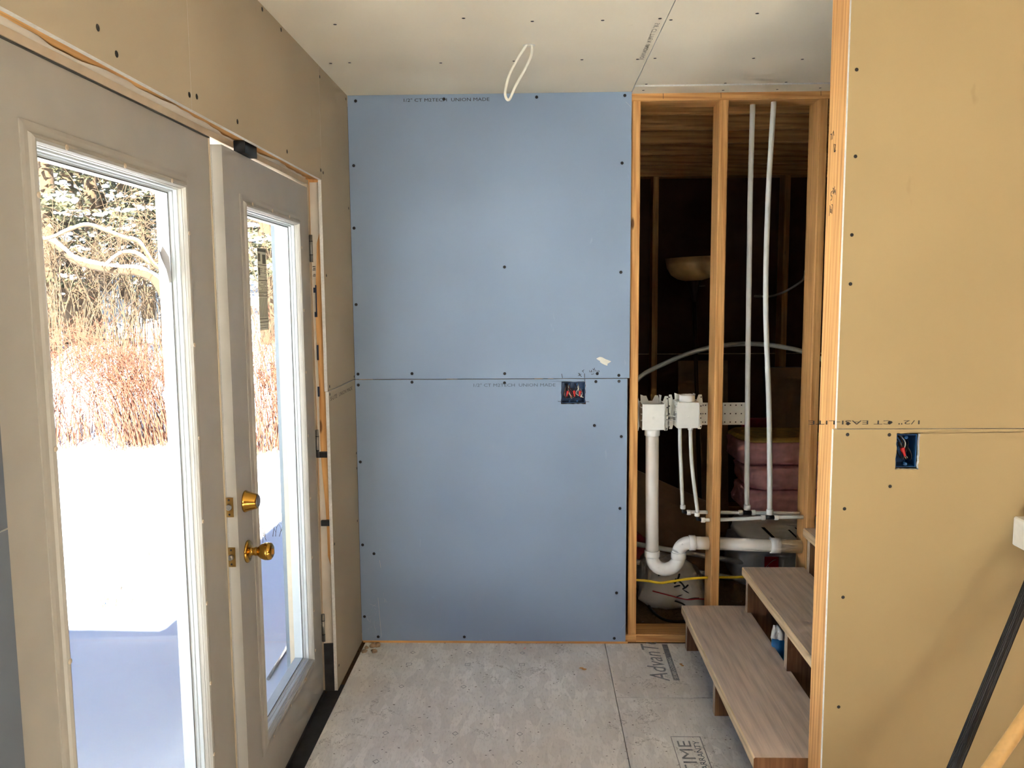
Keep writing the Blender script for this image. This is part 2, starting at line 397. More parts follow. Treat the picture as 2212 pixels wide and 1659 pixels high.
# nail guide marks printed on the left sheet
for i, yy in enumerate((3.62, 3.50, 3.29, 2.92, 2.73)):
    for xx in (-0.56, -0.30, -0.06):
        q = MB(); a = 0.011
        pts = [(xx - a, yy), (xx, yy + a * 1.2), (xx + a, yy), (xx, yy - a * 1.2)] if i % 2 == 0 or i > 2 else [(xx - a, yy + a), (xx + a, yy + a), (xx + a, yy - a), (xx - a, yy - a)]
        for (p, r_) in zip(pts, pts[1:] + pts[:1]):
            d = (Vector(r_) - Vector(p)).normalized() * 0.001; nrm = Vector((-d.y, d.x))
            P_, R_ = Vector(p), Vector(r_)
            q.prism([tuple(P_ - nrm), tuple(R_ - nrm), tuple(R_ + nrm), tuple(P_ + nrm)], PXY, 0.0002, 0.0005)
        q.build('nail_guide_mark', 'floorink', fl)
# ------------------------------------------------------------------ ceiling
ce = struct('ceiling')
p1 = panel(-0.83, 0.426, -2.6, 3.735, PXY, ZC, ZC + 0.016, 'ceil', ce)
p2 = panel(0.4285, 3.0, -2.6, 3.612, PXY, ZC, ZC + 0.016, 'ceil', ce)
p3 = panel(0.4285, 1.30, 3.614, 3.737, PXY, ZC - 0.006, ZC + 0.016, 'ceil', ce)
MB().box((-0.99, -2.6, ZC + 0.0165), (3.0, 3.735, ZC + 0.24)).build('ceiling_deck', 'woodx', ce)
screws([(-.64, 2.774), (-.22, 2.734), (-.002, 2.774), (-.764, 3.221), (-.691, 3.215), (-.349, 3.237), (-.072, 3.226), (.183, 3.221), (.224, 2.776), (.406, 2.767), (.391, 3.226)], (0, 0, -1), p1, PXY, ZC, 0.85)
screws([(.443, 2.782), (.705, 2.733), (.455, 3.217), (.825, 3.236), (1.013, 3.258), (.474, 3.60), (.803, 3.60), (1.055, 3.60)], (0, 0, -1), p2, PXY, ZC, 0.85)
screws([(.472, 3.679), (.816, 3.698), (1.046, 3.695), (1.223, 3.68)], (0, 0, -1), p3, PXY, ZC - 0.006, 0.8)
lettering('5/8" CT TYPE X  UNION MADE', 0.42, 0.016, 'dotink', p1, (0.412, 2.81, ZC - 0.0006), (0, 1, 0), (-1, 0, 0))
# ------------------------------------------------------------------ back wall
wb = struct('wall_back')
yt, yk = YB, YB + 0.0125
up = panel(-0.814, 0.428, 1.2455, 2.4945, PXZ, yt, yk, 'blue', wb)
lo = panel(-0.814, 0.419, 0.012, 1.2425, PXZ, yt, yk, 'blue', wb, hole=(0.121, 0.231, 1.129, 1.230), jit=0.0018)
screws([(-.778, 2.471), (-.39, 2.474), (.015, 2.477), (.398, 2.479), (-.794, 2.194), (.388, 2.192), (-.80, 1.922), (-.80, 1.583), (-.131, 1.745), (.386, 1.718), (-.554, 1.27), (-.134, 1.268), (.283, 1.266), (.38, 1.258), (-.80, 1.269)], (0, -1, 0), up, PXZ, yt)
screws([(-.555, 1.231), (-.135, 1.226), (.277, 1.230), (.381, 1.231), (-.80, 1.219), (.271, 1.03), (.393, .979), (-.80, .864), (.389, .646), (-.80, .473), (-.748, .431), (.376, .246), (-.80, .128), (-.333, .031), (.367, .027), (-.738, .03)], (0, -1, 0), lo, PXZ, yt)
lettering('1/2" CT M2TECH  UNION MADE', 0.375, 0.0145, 'ink', up, (-.566, yt - 0.0006, 2.464), (1, 0, 0), (0, 0, 1))
lettering('1/2" CT M2TECH  UNION MADE', 0.370, 0.0145, 'blueink', lo, (-.275, yt - 0.0006, 1.209), (1, 0, 0), (0, 0, 1))
M_ = lambda lines, r, par: strokes(lines, r, 'ink', par, PXZ, yt - 0.0002)
M_([[(.123, 1.266), (.1265, 1.247)], [(.2255, 1.267), (.2262, 1.247)]], 0.0012, up)
M_([[(.227, 1.242), (.2275, 1.231)], [(.106, 1.1415), (.120, 1.1405)], [(.232, 1.139), (.247, 1.1385)]], 0.001, lo)
M_([[(.198, 1.269), (.213, 1.252)], [(.197, 1.257), (.211, 1.265)], [(.203, 1.269), (.205, 1.256)]], 0.0011, up)            # asterisk
M_([[(.214, 1.277), (.224, 1.284)], [(.2185, 1.2805), (.221, 1.271)]], 0.001, up)                                       # T
M_([[(.249, 1.282), (.249, 1.274), (.256, 1.275), (.258, 1.283), (.259, 1.271)], [(.262, 1.289), (.266, 1.283), (.271, 1.292), (.267, 1.271)], [(.273, 1.284), (.277, 1.280), (.275, 1.277), (.281, 1.278)]], 0.0009, up)   # 4 1/2
M_([[(.256, 1.266), (.259, 1.262), (.263, 1.265), (.269, 1.266)], [(.287, 1.281), (.284, 1.275), (.289, 1.272), (.293, 1.277), (.289, 1.281)]], 0.0009, up)
mud = [(.300 + .026 * (1 + .3 * math.sin(3 * a) + .15 * math.sin(7 * a)) * math.cos(a) + .012, 1.322 + .017 * (1 + .3 * math.cos(2 * a + 1)) * math.sin(a) - .006 * math.cos(a)) for a in [k * math.pi / 10 for k in range(20)]]
MB().prism(mud, PXZ, yt - 0.0008, yt + 0.0004).build('plaster_smear', plain('dried_plaster', lin(228, 226, 214), 0.9, var=0.06, vs=60), up)
sc = MB()
for k in range(26):
    x = random.uniform(-.79, -.69); z = random.uniform(.05, .26); a = random.uniform(0, 6.3); L = random.uniform(.004, .03)
    dx, dz = math.cos(a) * L * .4, math.sin(a) * L; n_ = 0.0005
    sc.prism([(x, z), (x + n_, z), (x + dx + n_, z + dz), (x + dx, z + dz)], PXZ, yt - 0.0004, yt + 0.0002)
for x, z, dx, dz in ((-.775, .19, .03, -.012), (-.762, .177, .016, .01), (-.735, .22, .012, -.19), (-.723, .4, .004, -.035), (.40, .075, .02, .03), (.402, 2.452, .022, -.022)):
    sc.prism([(x, z), (x + .0014, z), (x + dx + .0014, z + dz), (x + dx, z + dz)], PXZ, yt - 0.0005, yt + 0.0002)
sc.build('scratch', plain('scraped_paper', lin(196, 198, 200), 0.9), lo)
# framing of the open bay
f0, f1 = YB + 0.0135, YB + 0.0135 + SD
MB().lumber((0.431, f0, 0.039), (0.4695, f1, 2.457), 2).build('stud', 'woodz', wb)
MB().lumber((0.812, f0, 0.039), (0.851, f1, 2.457), 2).build('stud', 'woodz', wb)
MB().lumber((1.242, f0, 0.0), (1.281, f1, 2.457), 2).build('stud', 'woodz', wb)
MB().lumber((1.70, f0, 0.0), (1.738, f1, 2.457), 2).build('stud', 'woodz', wb)
for x in (-0.80, -0.40, 0.0): MB().lumber((x, f0, 0.039), (x + .038, f1, 2.457), 2).build('stud', 'woodz', wb)
MB().lumber((-0.82, f0, 2.4575), (3.0, f1, 2.4955), 0).build('top_plate', 'woodx', wb)
MB().lumber((-0.82, f0, 0.0), (0.4700, f1, 0.0385), 0).build('bottom_plate', 'woodx', wb)
MB().lumber((0.4703, f0 + .001, 0.0), (1.2415, f1, 0.0385), 0).build('bottom_plate', 'woodx', wb)
MB().box((-0.81, YB + .004, 0.0), (0.43, f0 - .0005, 0.0115)).build('bottom_strip', 'woodx', wb)
strokes([[(.565, 2.492), (.566, 2.466)], [(.815, 2.492), (.816, 2.466)], [(1.245, 2.49), (1.246, 2.47)]], 0.0009, 'ink', wb, PXZ, f0 - 0.0002)

# ------------------------------------------------------------------ left wall
wl = struct('wall_left')
xf, xb = XL, XL - 0.0127
L1 = panel(-2.6, 0.80, 2.066, 2.4945, PYZ, xf, xb, 'left', wl)
L1 = panel(0.802, 2.0168, 2.066, 2.4945, PYZ, xf, xb, 'left', wl)
L2 = panel(2.0180, 3.2382, 2.066, 2.4945, PYZ, xf, xb, 'left', wl)
L3 = panel(3.2390, 3.7225, 1.2475, 2.4945, PYZ, xf, xb, 'left', wl)
L3b = panel(3.2250, 3.2388, 1.2475, 2.0655, PYZ, xf, xb, 'left', wl)
L4 = panel(3.2390, 3.7225, 0.006, 1.2440, PYZ, xf, xb, 'left', wl)
L5 = panel(-2.6, 1.229, 1.268, 2.0645, PYZ, xf, xb, 'shadedblue', wl)
L6 = panel(-2.6, 1.229, 0.004, 1.2655, PYZ, xf, xb, 'shadedblue', wl)
screws([(1.661, 2.095), (2.006, 2.098), (1.594, 2.124)], (1, 0, 0), L1, PYZ, xf)
screws([(2.05, 2.104), (2.327, 2.101), (2.788, 2.098), (3.225, 2.102), (2.582, 2.482), (2.769, 2.480)], (1, 0, 0), L2, PYZ, xf)
screws([(3.26, 2.097), (3.697, 2.474), (3.692, 2.006), (3.252, 2.455), (3.261, 1.702), (3.258, 1.264), (3.712, 1.259)], (1, 0, 0), L3, PYZ, xf, 0.9)
screws([(3.712, .907), (3.712, .837), (3.695, .595), (3.258, 1.232), (3.258, .62), (3.27, .1)], (1, 0, 0), L4, PYZ, xf, 0.9)
screws([(1.215, .83), (1.2, .42)], (1, 0, 0), L6, PYZ, xf)
lettering('SI-LITE   UNION MADE', 0.40, 0.016, 'ink', L4, (xf + .0006, 3.262, 1.205), (0, 1, 0), (0, 0, 1))
# framing of the rough opening
MB().lumber((-0.968, 1.19, 2.0735), (-0.8285, 3.30, 2.33), 1).build('header', 'woody', wl)
MB().lumber((-0.968, -2.6, 2.331), (-0.8285, 3.74, 2.494), 1).build('top_plate', 'woody', wl)
MB().lumber((-0.968, 3.258, 0.0), (-0.8285, 3.297, 2.0730), 2).build('stud', 'woodz', wl)
MB().lumber((-0.968, 3.2975, 0.0), (-0.8285, 3.72, 2.0730), 2).build('wall_core', 'woodz', wl)
MB().lumber((-0.968, 1.191, 0.0), (-0.8285, 1.230, 2.0730), 2).build('stud', 'woodz', wl)
MB().lumber((-0.968, -2.6, 0.0), (-0.8285, 1.1905, 2.0730), 2).build('wall_core', 'woodz', wl)
MB().box((-1.0, -2.7, -0.3), (-0.9685, 1.23, 2.75)).build('outer_siding', 'darksheath', wl)
MB().box((-1.0, 3.258, -0.3), (-0.9685, 6.4, 2.75)).build('outer_siding', 'darksheath', wl)
MB().box((-1.0, 1.2305, 2.0675), (-0.9685, 3.2575, 2.75)).build('outer_siding', 'darksheath', wl)
MB().box((-1.0, 1.2305, -0.3), (-0.9685, 3.2575, -0.03)).build('outer_siding', 'darksheath', wl)
# torn paper and house wrap round the opening
hw = MB(); n = 90
def wx(y): return -0.858 + 0.011 * math.sin(y * 5.1 + 1) * math.sin(y * 2.3) + 0.004 * math.sin(y * 23) + 0.002 * math.sin(y * 61)
for i in range(n):
    y0 = 1.25 + 1.96 * i / n; y1 = 1.25 + 1.96 * (i + 1) / n
    z0 = 2.0705 - 0.0022 * math.sin(y0 * 17); z1 = 2.0705 - 0.0022 * math.sin(y1 * 17)
    hw.add([(wx(y0), y0, z0), (wx(y1), y1, z1), (-0.872, y1, 2.0672), (-0.872, y0, 2.0672), (wx(y0), y0, z0 + .0012), (wx(y1), y1, z1 + .0012)], [(0, 1, 2, 3), (1, 0, 4, 5)], 0, True)
hw.build('torn_house_wrap', 'wrap', wl)
wr = MB(); n = 40
for i in range(n):
    z0 = 0.20 + (2.06 - 0.20) * i / n; z1 = 0.20 + (2.06 - 0.20) * (i + 1) / n
    fx = lambda z: -0.850 + 0.010 * math.sin(z * 3.1 + 0.6) + 0.003 * math.sin(z * 11) + (0.012 if z > 1.85 or z < .55 else 0)
    for y, s_ in ((3.2535, 1),):
        wr.add([(-0.868, y - .004 - .004 * math.sin(z0 * 5), z0), (fx(z0), y, z0), (fx(z1), y, z1), (-0.868, y - .004 - .004 * math.sin(z1 * 5), z1), (fx(z0), y + .002, z0), (fx(z1), y + .002, z1)], [(0, 1, 2, 3), (1, 4, 5, 2)], 0, True)
wrap = wr.build('house_wrap', 'wrap', wl)
nv = MB()
NY = 3.2465
for a, b, c, d in ((-.8565, -.8515, 1.545, 1.665), (-.864, -.8565, 1.635, 1.655), (-.862, -.8515, 1.540, 1.560), (-.858, -.851, 1.37, 1.43), (-.860, -.852, 1.225, 1.265)):
    nv.box((a, NY - .002, c), (b, NY - .0008, d))
nv.build('house_wrap_print', 'navy', wrap)
tx = MB()
for k, (a, b) in enumerate(((1.735, 1.738), (1.728, 1.7305), (1.722, 1.7245), (1.705, 1.7075), (1.699, 1.7015))): tx.box((-.864 + .002 * (k % 2), NY - .002, a), (-.8535, NY - .0008, b))
tx.build('house_wrap_print', 'ink', wrap)
MB().box((-0.868, 3.243, 0.0), (-0.8285, 3.2565, 0.205)).build('black_flashing', 'sill', wl)
for z in (0.98, 0.70): MB().box((-0.862, 3.238, z), (-0.8285, 3.2575, z + .022)).build('foam_shim', 'black', wl)
# door frame
MB().box((-1.0, 1.2305, 2.050), (-0.870, 3.2425, 2.0670)).build('door_head_jamb', 'jamb', wl)
MB().box((-1.0, 3.2175, -0.02), (-0.868, 3.2425, 2.0498)).build('door_side_jamb', 'jamb', wl)
MB().box((-1.0, 1.2305, -0.02), (-0.868, 1.2955, 2.0498)).build('door_side_jamb', 'jamb', wl)
MB().box((-0.962, 1.296, 2.030), (-0.930, 3.217, 2.0498)).build('door_stop', 'rubber', wl)
MB().box((-0.962, 3.195, 0.02), (-0.930, 3.217, 2.0295)).build('door_stop', 'rubber', wl)
MB().box((-1.05, 1.296, -0.03), (-0.8605, 3.217, 0.018)).build('threshold', 'sill', wl)
MB().box((-0.880, 1.298, 2.0465), (-0.872, 2.2685, 2.0495)).build('weatherstrip', 'rubber', wl)
tb = MB().box((-0.869, 2.44, 2.0365), (-0.836, 2.545, 2.0415)).box((-0.8395, 2.44, 2.0415), (-0.836, 2.545, 2.0715)).box((-0.869, 2.538, 2.0415), (-0.8395, 2.545, 2.0715)).box((-0.869, 2.44, 2.0415), (-0.8395, 2.447, 2.0715))
tb.build('black_bolt_keeper', 'black', wl)

def rect(y0, y1, z0, z1, x): return [(x, y0, z0), (x, y1, z0), (x, y1, z1), (x, y0, z1)]
def inset(r, d): return (r[0] + d, r[1] - d, r[2] + d, r[3] - d)
def lite_door(parent, X, leaf, hole, mold, plugs):
    th = 0.0445
    MB().loops([rect(*leaf, X), rect(*hole, X), rect(*hole, X - th), rect(*leaf, X - th)], close=True).build('door_slab', 'white', parent)
    prof = [(0.0, 0.0), (0.0, 0.0025), (0.008, 0.004), (0.018, 0.0045), (0.022, 0.009), (0.028, 0.0115), (0.033, 0.010), (0.036, 0.004), (0.037, -0.006), (0.037, -0.012)]
    MB().loops([rect(*inset(mold, d), X + h) for d, h in prof]).build('lite_frame', 'white', parent)
    prof = [(0.0372, -0.009), (0.041, -0.0105), (0.041, -0.020), (0.044, -0.021), (0.044, -0.0285), (0.047, -0.0295), (0.047, -0.062), (0.036, -0.064), (0.0, -0.047), (0.0, -0.0446)]
    MB().loops([rect(*inset(mold, d), X + h) for d, h in prof]).build('glazing_stop', 'vinyl', parent)
    prof = [(0.043, -0.0296), (0.0495, -0.0296), (0.0495, -0.0306), (0.043, -0.0306)]
    MB().loops([rect(*inset(mold, d), X + h) for d, h in prof], close=True).build('glazing_gasket', 'rubber', parent)
    gi = inset(mold, 0.0465)
    g = MB().box((X - 0.0375, gi[0], gi[2]), (X - 0.0308, gi[1], gi[3])).build('glass_pane', 'glass', parent)
    pl = MB().lathe([(0.0058, 0.0), (0.0050, 0.0018), (0.0022, 0.0018)], (0, 0, 0), (1, 0, 0), 8).build('screw_plug', 'jamb'); me = pl.data; bpy.data.objects.remove(pl)
    for y, z in plugs:
        o = bpy.data.objects.new('screw_plug', me); COL.objects.link(o); o.parent = parent
        o.location = (X + 0.0108, y, z)
    return g
d1 = struct('door_1', label='left white glazed door leaf showing trees and snow', cat='door')
M1 = (1.424, 2.112, 0.180, 1.926); H1 = inset(M1, 0.0375)
pl1 = [(2.084, z) for z in (1.78, 1.50, 1.26, 1.04, .82, .60, .40)] + [(1.452, z) for z in (1.80, 1.35, .95, .55)] + [(y, 1.898) for y in (1.55, 1.77, 2.0)]
lite_door(d1, -0.875, (1.30, 2.27, 0.022, 2.046), H1, M1, pl1)
MB().box((-0.8745, 2.262, 0.022), (-0.8725, 2.2695, 2.046)).build('edge_bead', 'jamb', d1)
# torn film in the corner of the left pane
MB().prism([(2.02, 1.745), (2.055, 1.72), (2.062, 1.66), (2.05, 1.655), (2.035, 1.69), (2.01, 1.715), (1.998, 1.74), (2.004, 1.725)], PYZ, -0.9057, -0.9045).build('torn_film', 'greybag', d1)

ang = math.radians(1.0)
d2 = struct('door_2', label='right white glazed door leaf standing slightly ajar with brass knob', cat='door')
d2.location = (-0.865, 3.205, 0); d2.rotation_euler = (0, 0, ang); d2['base'] = (0.0, 0.0, 0.0)
M2 = (-0.785, -0.130, 0.195, 1.918); H2 = inset(M2, 0.0375)
pl2 = [(-.151, z) for z in (1.80, 1.57, 1.34, 1.10, .86, .63, .42, .26)] + [(y, 1.897) for y in (-.70, -.50, -.30)] + [(y, .216) for y in (-.70, -.50, -.30)]
lite_door(d2, 0.0, (-0.914, 0.0, 0.022, 2.034), H2, M2, pl2)
kb = MB().lathe([(0.0335, 0.0), (0.0335, 0.003), (0.030, 0.007), (0.022, 0.009), (0.0125, 0.011), (0.0115, 0.020), (0.013, 0.023), (0.0135, 0.027), (0.012, 0.030), (0.016, 0.034), (0.022, 0.042), (0.0255, 0.052), (0.0262, 0.062), (0.0245, 0.070), (0.018, 0.0745), (0.010, 0.0748)], (0, -.842, .872), (1, 0, 0), 28)
kn = kb.build('door_knob', 'brass', d2)
MB().box((.0745, -.8445, .864), (.079, -.8395, .880)).build('thumb_turn', 'dullbrass', kn)
db = MB().lathe([(0.0325, 0.0), (0.0325, 0.003), (0.030, 0.006), (0.0225, 0.034), (0.020, 0.0375), (0.0185, 0.0375)], (0, -.845, 1.024), (1, 0, 0), 28).build('deadbolt', 'brass', d2)
MB().lathe([(0.0183, 0.0), (0.0183, 0.0395), (0.012, 0.041)], (0, -.845, 1.024), (1, 0, 0), 20).build('key_cylinder', 'steel', db)
for nm, z in (('deadbolt_plate', 1.024), ('latch_plate', 0.878)):
    e = MB().box((-.0350, -.9165, z - .0285), (-.0105, -.9142, z + .0285)).build(nm, 'dullbrass', d2)
    MB().lathe([(.0085, 0), (.0085, .004), (.0055, .0045), (.0052, .002)] if z > 1 else [(.008, 0), (.0075, .008), (.004, .010)], (-.0225, -.9165, z), (0, -1, 0), 14).build('bolt', 'steel', e)
    for dz in (-.021, .021): MB().lathe([(.003, 0), (.0026, .0006)], (-.0225, -.9165, z + dz), (0, -1, 0), 8).build('plate_screw', 'screw', e)
MB().box((-.030, -.9140, .022), (-.0285, -.9134, 2.034)).build('edge_seam', 'rubber', d2)
# hinges
for z0, z1 in ((1.753, 1.857), (.985, 1.097), (.227, .342)):
    h = MB().lathe([(.0062, 0), (.0062, z1 - z0)], (.006, .0085, z0), (0, 0, 1), 12).build('hinge', 'steel', d2)
    MB().box((-.0035, .0005, z0 + .003), (.0008, .008, z1 - .003)).box((-.0035, .0092, z0 + .003), (.0008, .0165, z1 - .003)).build('hinge_leaf', 'steel', h)
    for k in (1, 3): MB().lathe([(.0066, 0), (.0066, .003)], (.006, .0085, z0 + (z1 - z0) * k / 4), (0, 0, 1), 12).build('knuckle_gap', 'black', h)
# sticker on the right pane
GX = -0.0308
st = MB().box((GX, -.545, 1.512), (GX + .0006, -.452, 1.778)).build('energy_label', 'paper', d2)
pr = MB()
for z0, z1, a, b in ((1.766, 1.776, 0, 1), (1.735, 1.760, .08, .32), (1.728, 1.758, .55, .92), (1.722, 1.7245, 0, 1), (1.69, 1.715, .08, .25), (1.672, 1.675, 0, 1), (1.634, 1.6365, 0, 1), (1.622, 1.6245, 0, 1), (1.548, 1.5505, 0, 1), (1.537, 1.5395, 0, 1)):
    pr.box((GX + .0006, -.545 + .093 * a, z0), (GX + .0009, -.545 + .093 * b, z1))
random.seed(3)
for z in [1.712 - k * .0065 for k in range(6)] + [1.667 - k * .0052 for k in range(6)] + [1.632 - k * .0035 for k in range(3)] + [1.528, 1.521]:
    y = -.540
    while y < -.462:
        L = random.uniform(.006, .022); y2 = min(y + L, -.456)
        if random.random() < .8: pr.box((GX + .0006, y, z - .0018), (GX + .0009, y2, z))
        y = y2 + .004
for y in [-.538 + k * .006 for k in range(14)]: pr.box((GX + .0006, y, 1.555), (GX + .0009, y + .0012, 1.618))
pr.build('label_print', 'labelink', st)

# ------------------------------------------------------------------ right wall
wr_ = struct('wall_right')
RU = panel(0.839, 3.0, 1.2445, 2.4945, PXZ, YR, YR + .0127, 'tan', wr_)
RL = panel(0.831, 3.0, 0.004, 1.2425, PXZ, YR, YR + .0127, 'tan', wr_, hole=(1.0055, 1.0685, 1.130, 1.230), jit=0.0016)
screws([(.859, 2.209), (.864, 1.984), (.862, 1.776), (.863, 1.644), (.87, 1.259), (.984, 1.261)], (0, -1, 0), RU, PXZ, YR, .72)
screws([(.87, 1.228), (.985, 1.227), (.993, 1.081), (.869, 1.017), (.874, .76), (.873, .433)], (0, -1, 0), RL, PXZ, YR, .72)
lettering('1/2" CT EASI-LITE', 0.305, 0.0115, 'ink', RU, (1.066, YR - .0006, 1.2675), (-1, 0, 0), (0, 0, -1))
MB().lumber((.842, YR + .0132, 0.0), (.8805, YR + .0132 + SD, 2.4565), 2).build('stud', 'woodz', wr_)
MB().lumber((.881, YR + .0132, 0.0), (3.0, YR + .0132 + SD, 0.038), 0).build('bottom_plate', 'woodx', wr_)
MB().lumber((.842, YR + .0132, 2.457), (3.0, YR + .0132 + SD, 2.4945), 0).build('top_plate', 'woodx', wr_)
for x in (1.30, 1.70, 2.1, 2.5): MB().lumber((x, YR + .0132, .0385), (x + .038, YR + .0132 + SD, 2.4565), 2).build('stud', 'woodz', wr_)
panel(0.881, 3.0, 0.004, 2.4945, PXZ, YR + .0132 + SD + .0127, YR + .0132 + SD + .0002, 'tan', wr_)
K_ = lambda L: strokes(L, 0.0011, 'ink', wr_, PYZ, .8412, 'pencil_mark')
K_([[(2.432, 2.066), (2.422, 2.066), (2.427, 2.050)], [(2.418, 2.050), (2.412, 2.070)], [(2.410, 2.072), (2.404, 2.058)], [(2.404, 2.035), (2.398, 2.012)], [(2.396, 2.032), (2.389, 2.030), (2.396, 2.012), (2.386, 2.014)]])
K_([[(2.402, 1.905), (2.412, 1.903), (2.411, 1.893), (2.403, 1.892), (2.405, 1.882), (2.413, 1.881)], [(2.399, 1.913), (2.393, 1.911), (2.397, 1.906), (2.392, 1.901), (2.398, 1.898)], [(2.390, 1.895), (2.385, 1.916)], [(2.384, 1.906), (2.383, 1.900), (2.377, 1.900)], [(2.378, 1.907), (2.377, 1.892)]])
K_([[(2.418, 1.868), (2.420, 1.838)], [(2.410, 1.864), (2.413, 1.848), (2.407, 1.846), (2.406, 1.854), (2.411, 1.856)], [(2.405, 1.868), (2.396, 1.866), (2.401, 1.842)]])

# ------------------------------------------------------------------ rest of the room behind the camera
wre = struct('wall_rear')
Yb = -2.6
WIN = ((0.30, 1.20), (1.42, 1.98)); wz0, wz1 = 0.95, 2.34
edges = [-1.0, WIN[0][0], WIN[0][1], WIN[1][0], WIN[1][1], 3.0]
for a, b in ((edges[0], edges[1]), (edges[2], edges[3]), (edges[4], edges[5])): panel(a, b, 0.0, 2.4945, PXZ, Yb, Yb - .14, 'ply', wre)
for a, b in WIN:
    panel(a + .0005, b - .0005, 0.0, wz0, PXZ, Yb, Yb - .14, 'ply', wre); panel(a + .0005, b - .0005, wz1, 2.4945, PXZ, Yb, Yb - .14, 'ply', wre)
for i, (a, b) in enumerate(WIN):
    wn = struct('window_%d' % (i + 1))
    q = [(a + .001, wz0 + .001), (b - .001, wz0 + .001), (b - .001, wz1 - .001), (a + .001, wz1 - .001)]; iq = [(a + .05, wz0 + .05), (b - .05, wz0 + .05), (b - .05, wz1 - .05), (a + .05, wz1 - .05)]
    MB().loops([[(u, Yb - .06, v) for u, v in q], [(u, Yb - .06, v) for u, v in iq], [(u, Yb - .12, v) for u, v in iq], [(u, Yb - .12, v) for u, v in q]], close=True).build('window_frame', 'vinyl', wn)
    MB().box((a + .045, Yb - .095, wz0 + .045), (b - .045, Yb - .089, wz1 - .045)).build('window_pane', 'glass', wn)
ws = struct('wall_side')
panel(-2.75, 6.3, 0.0, 2.75, PYZ, 3.001, 3.14, 'ply', ws)
rf = struct('roof')
MB().box((-1.32, -2.95, 2.755), (3.3, 6.7, 2.90)).build('roof_deck', 'darksheath', rf)
MB().box((-2.15, -6.0, 2.62), (-1.33, -0.35, 2.75)).build('shading_roof', 'darksheath', rf)  # unseen roof, shaped to set the shade edge on the snow and door light
MB().box((-1.32, -3.95, 2.62), (3.3, -2.96, 2.75)).build('shading_roof', 'darksheath', rf)  # unseen overhang added to limit direct sun through the rear windows

# ------------------------------------------------------------------ utility room beyond the open bay
wu = struct('wall_far')
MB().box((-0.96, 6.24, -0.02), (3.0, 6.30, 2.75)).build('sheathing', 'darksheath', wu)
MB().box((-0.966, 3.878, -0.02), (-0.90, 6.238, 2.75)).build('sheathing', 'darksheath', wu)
for x, w_ in ((0.86, .042), (1.80, .042), (2.4, .04), (0.1, .04)): MB().lumber((x, 6.10, .039), (x + w_, 6.239, 2.46), 2).build('stud', 'woodz', wu)
MB().lumber((-.9, 6.10, 2.461), (2.99, 6.239, 2.56), 0).build('top_plate', 'woodx', wu)
MB().lumber((-.9, 6.10, 0.0), (2.99, 6.239, .038), 0).build('bottom_plate', 'woodx', wu)
MB().box((-.9, 6.2345, 1.170), (2.99, 6.2395, 1.176)).build('sheathing_joint', 'plyedge', wu)
cu = struct('ceiling_utility')
for k, y in enumerate((3.93, 4.22, 4.62, 5.02, 5.42, 5.82)): MB().lumber((-.89, y, 2.50), (2.99, y + .038, 2.735), 0).build('joist', 'woodx', cu)
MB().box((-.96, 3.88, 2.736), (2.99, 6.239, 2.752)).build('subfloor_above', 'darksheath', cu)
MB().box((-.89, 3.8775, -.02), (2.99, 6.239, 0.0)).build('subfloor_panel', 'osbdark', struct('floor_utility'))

# ------------------------------------------------------------------ staircase
sr = thing('staircase', (0.68, 3.05, 0), 'unfinished wooden staircase rising to the right behind the framed opening', 'stairs')
ys0, ys1 = 2.462, 3.7355
T = [(0.678, 0.976, 0.182), (0.953, 1.236, 0.366), (1.227, 1.52, 0.550)]
for x0, x1, z in T:
    t = MB()
    c = .004
    pr_ = [(x0 + c, z), (x0, z - c), (x0, z - .040 + c), (x0 + c, z - .040), (x1, z - .040), (x1, z)]
    n = len(pr_); V = [(u, ys0, v) for u, v in pr_] + [(u, ys1, v) for u, v in pr_]
    t.add(V, [list(range(n)), list(range(n, 2 * n))[::-1]], 2)
    for i in range(n):
        j = (i + 1) % n; t.f.append([j, i, n + i, n + j]); t.m.append({5: 0}.get(i, 1)); t.sm.append(False)
    t.build('tread', ['treadwood', 'treadedge', 'ply'], sr)
for y in (3.650, 3.062, 2.475):
    poly = [(0.690, 0.0), (1.515, 0.0), (1.515, .509), (1.232, .509), (1.232, .325), (.960, .325), (.960, .141), (.690, .141)]
    m = MB(); n = len(poly)
    m.prism(poly, PXZ, y, y + .036, 0, 1)
    m.build('stringer', ['ply', 'plyedge'], sr)
MB().box((1.2325, 2.515, .3665), (1.25, 3.0615, .508)).build('riser', 'ply', sr)

# ------------------------------------------------------------------ electrical
cb = [(-.023, 3.026, 2.506), (-.024, 3.026, 2.494), (-.056, 3.020, 2.444), (-.084, 3.012, 2.389), (-.098, 3.006, 2.334), (-.096, 3.004, 2.312), (-.088, 3.004, 2.303), (-.079, 3.004, 2.312), (-.063, 3.008, 2.349), (-.027, 3.016, 2.412), (-.006, 3.022, 2.459), (-.004, 3.026, 2.494), (-.006, 3.026, 2.506)]
cl = thing('hanging_cable', (-.014, 3.026, 2.495), 'loop of white flat cable hanging from the ceiling hole', 'cable')
MB().tube(smooth_path(cb, 5), 0.0046, 8, flat=1.15).build('cable_sheath', 'wwhite', cl)
MB().loops([[(-.014 + r * math.cos(a), 3.028 + r * .8 * math.sin(a), z) for a in [k * math.pi / 8 for k in range(16)]] for r, z in ((.023, ZC - .0008), (.019, ZC - .002), (.017, ZC - .0006))]).build('cut_hole_rim', 'gyp', cl)
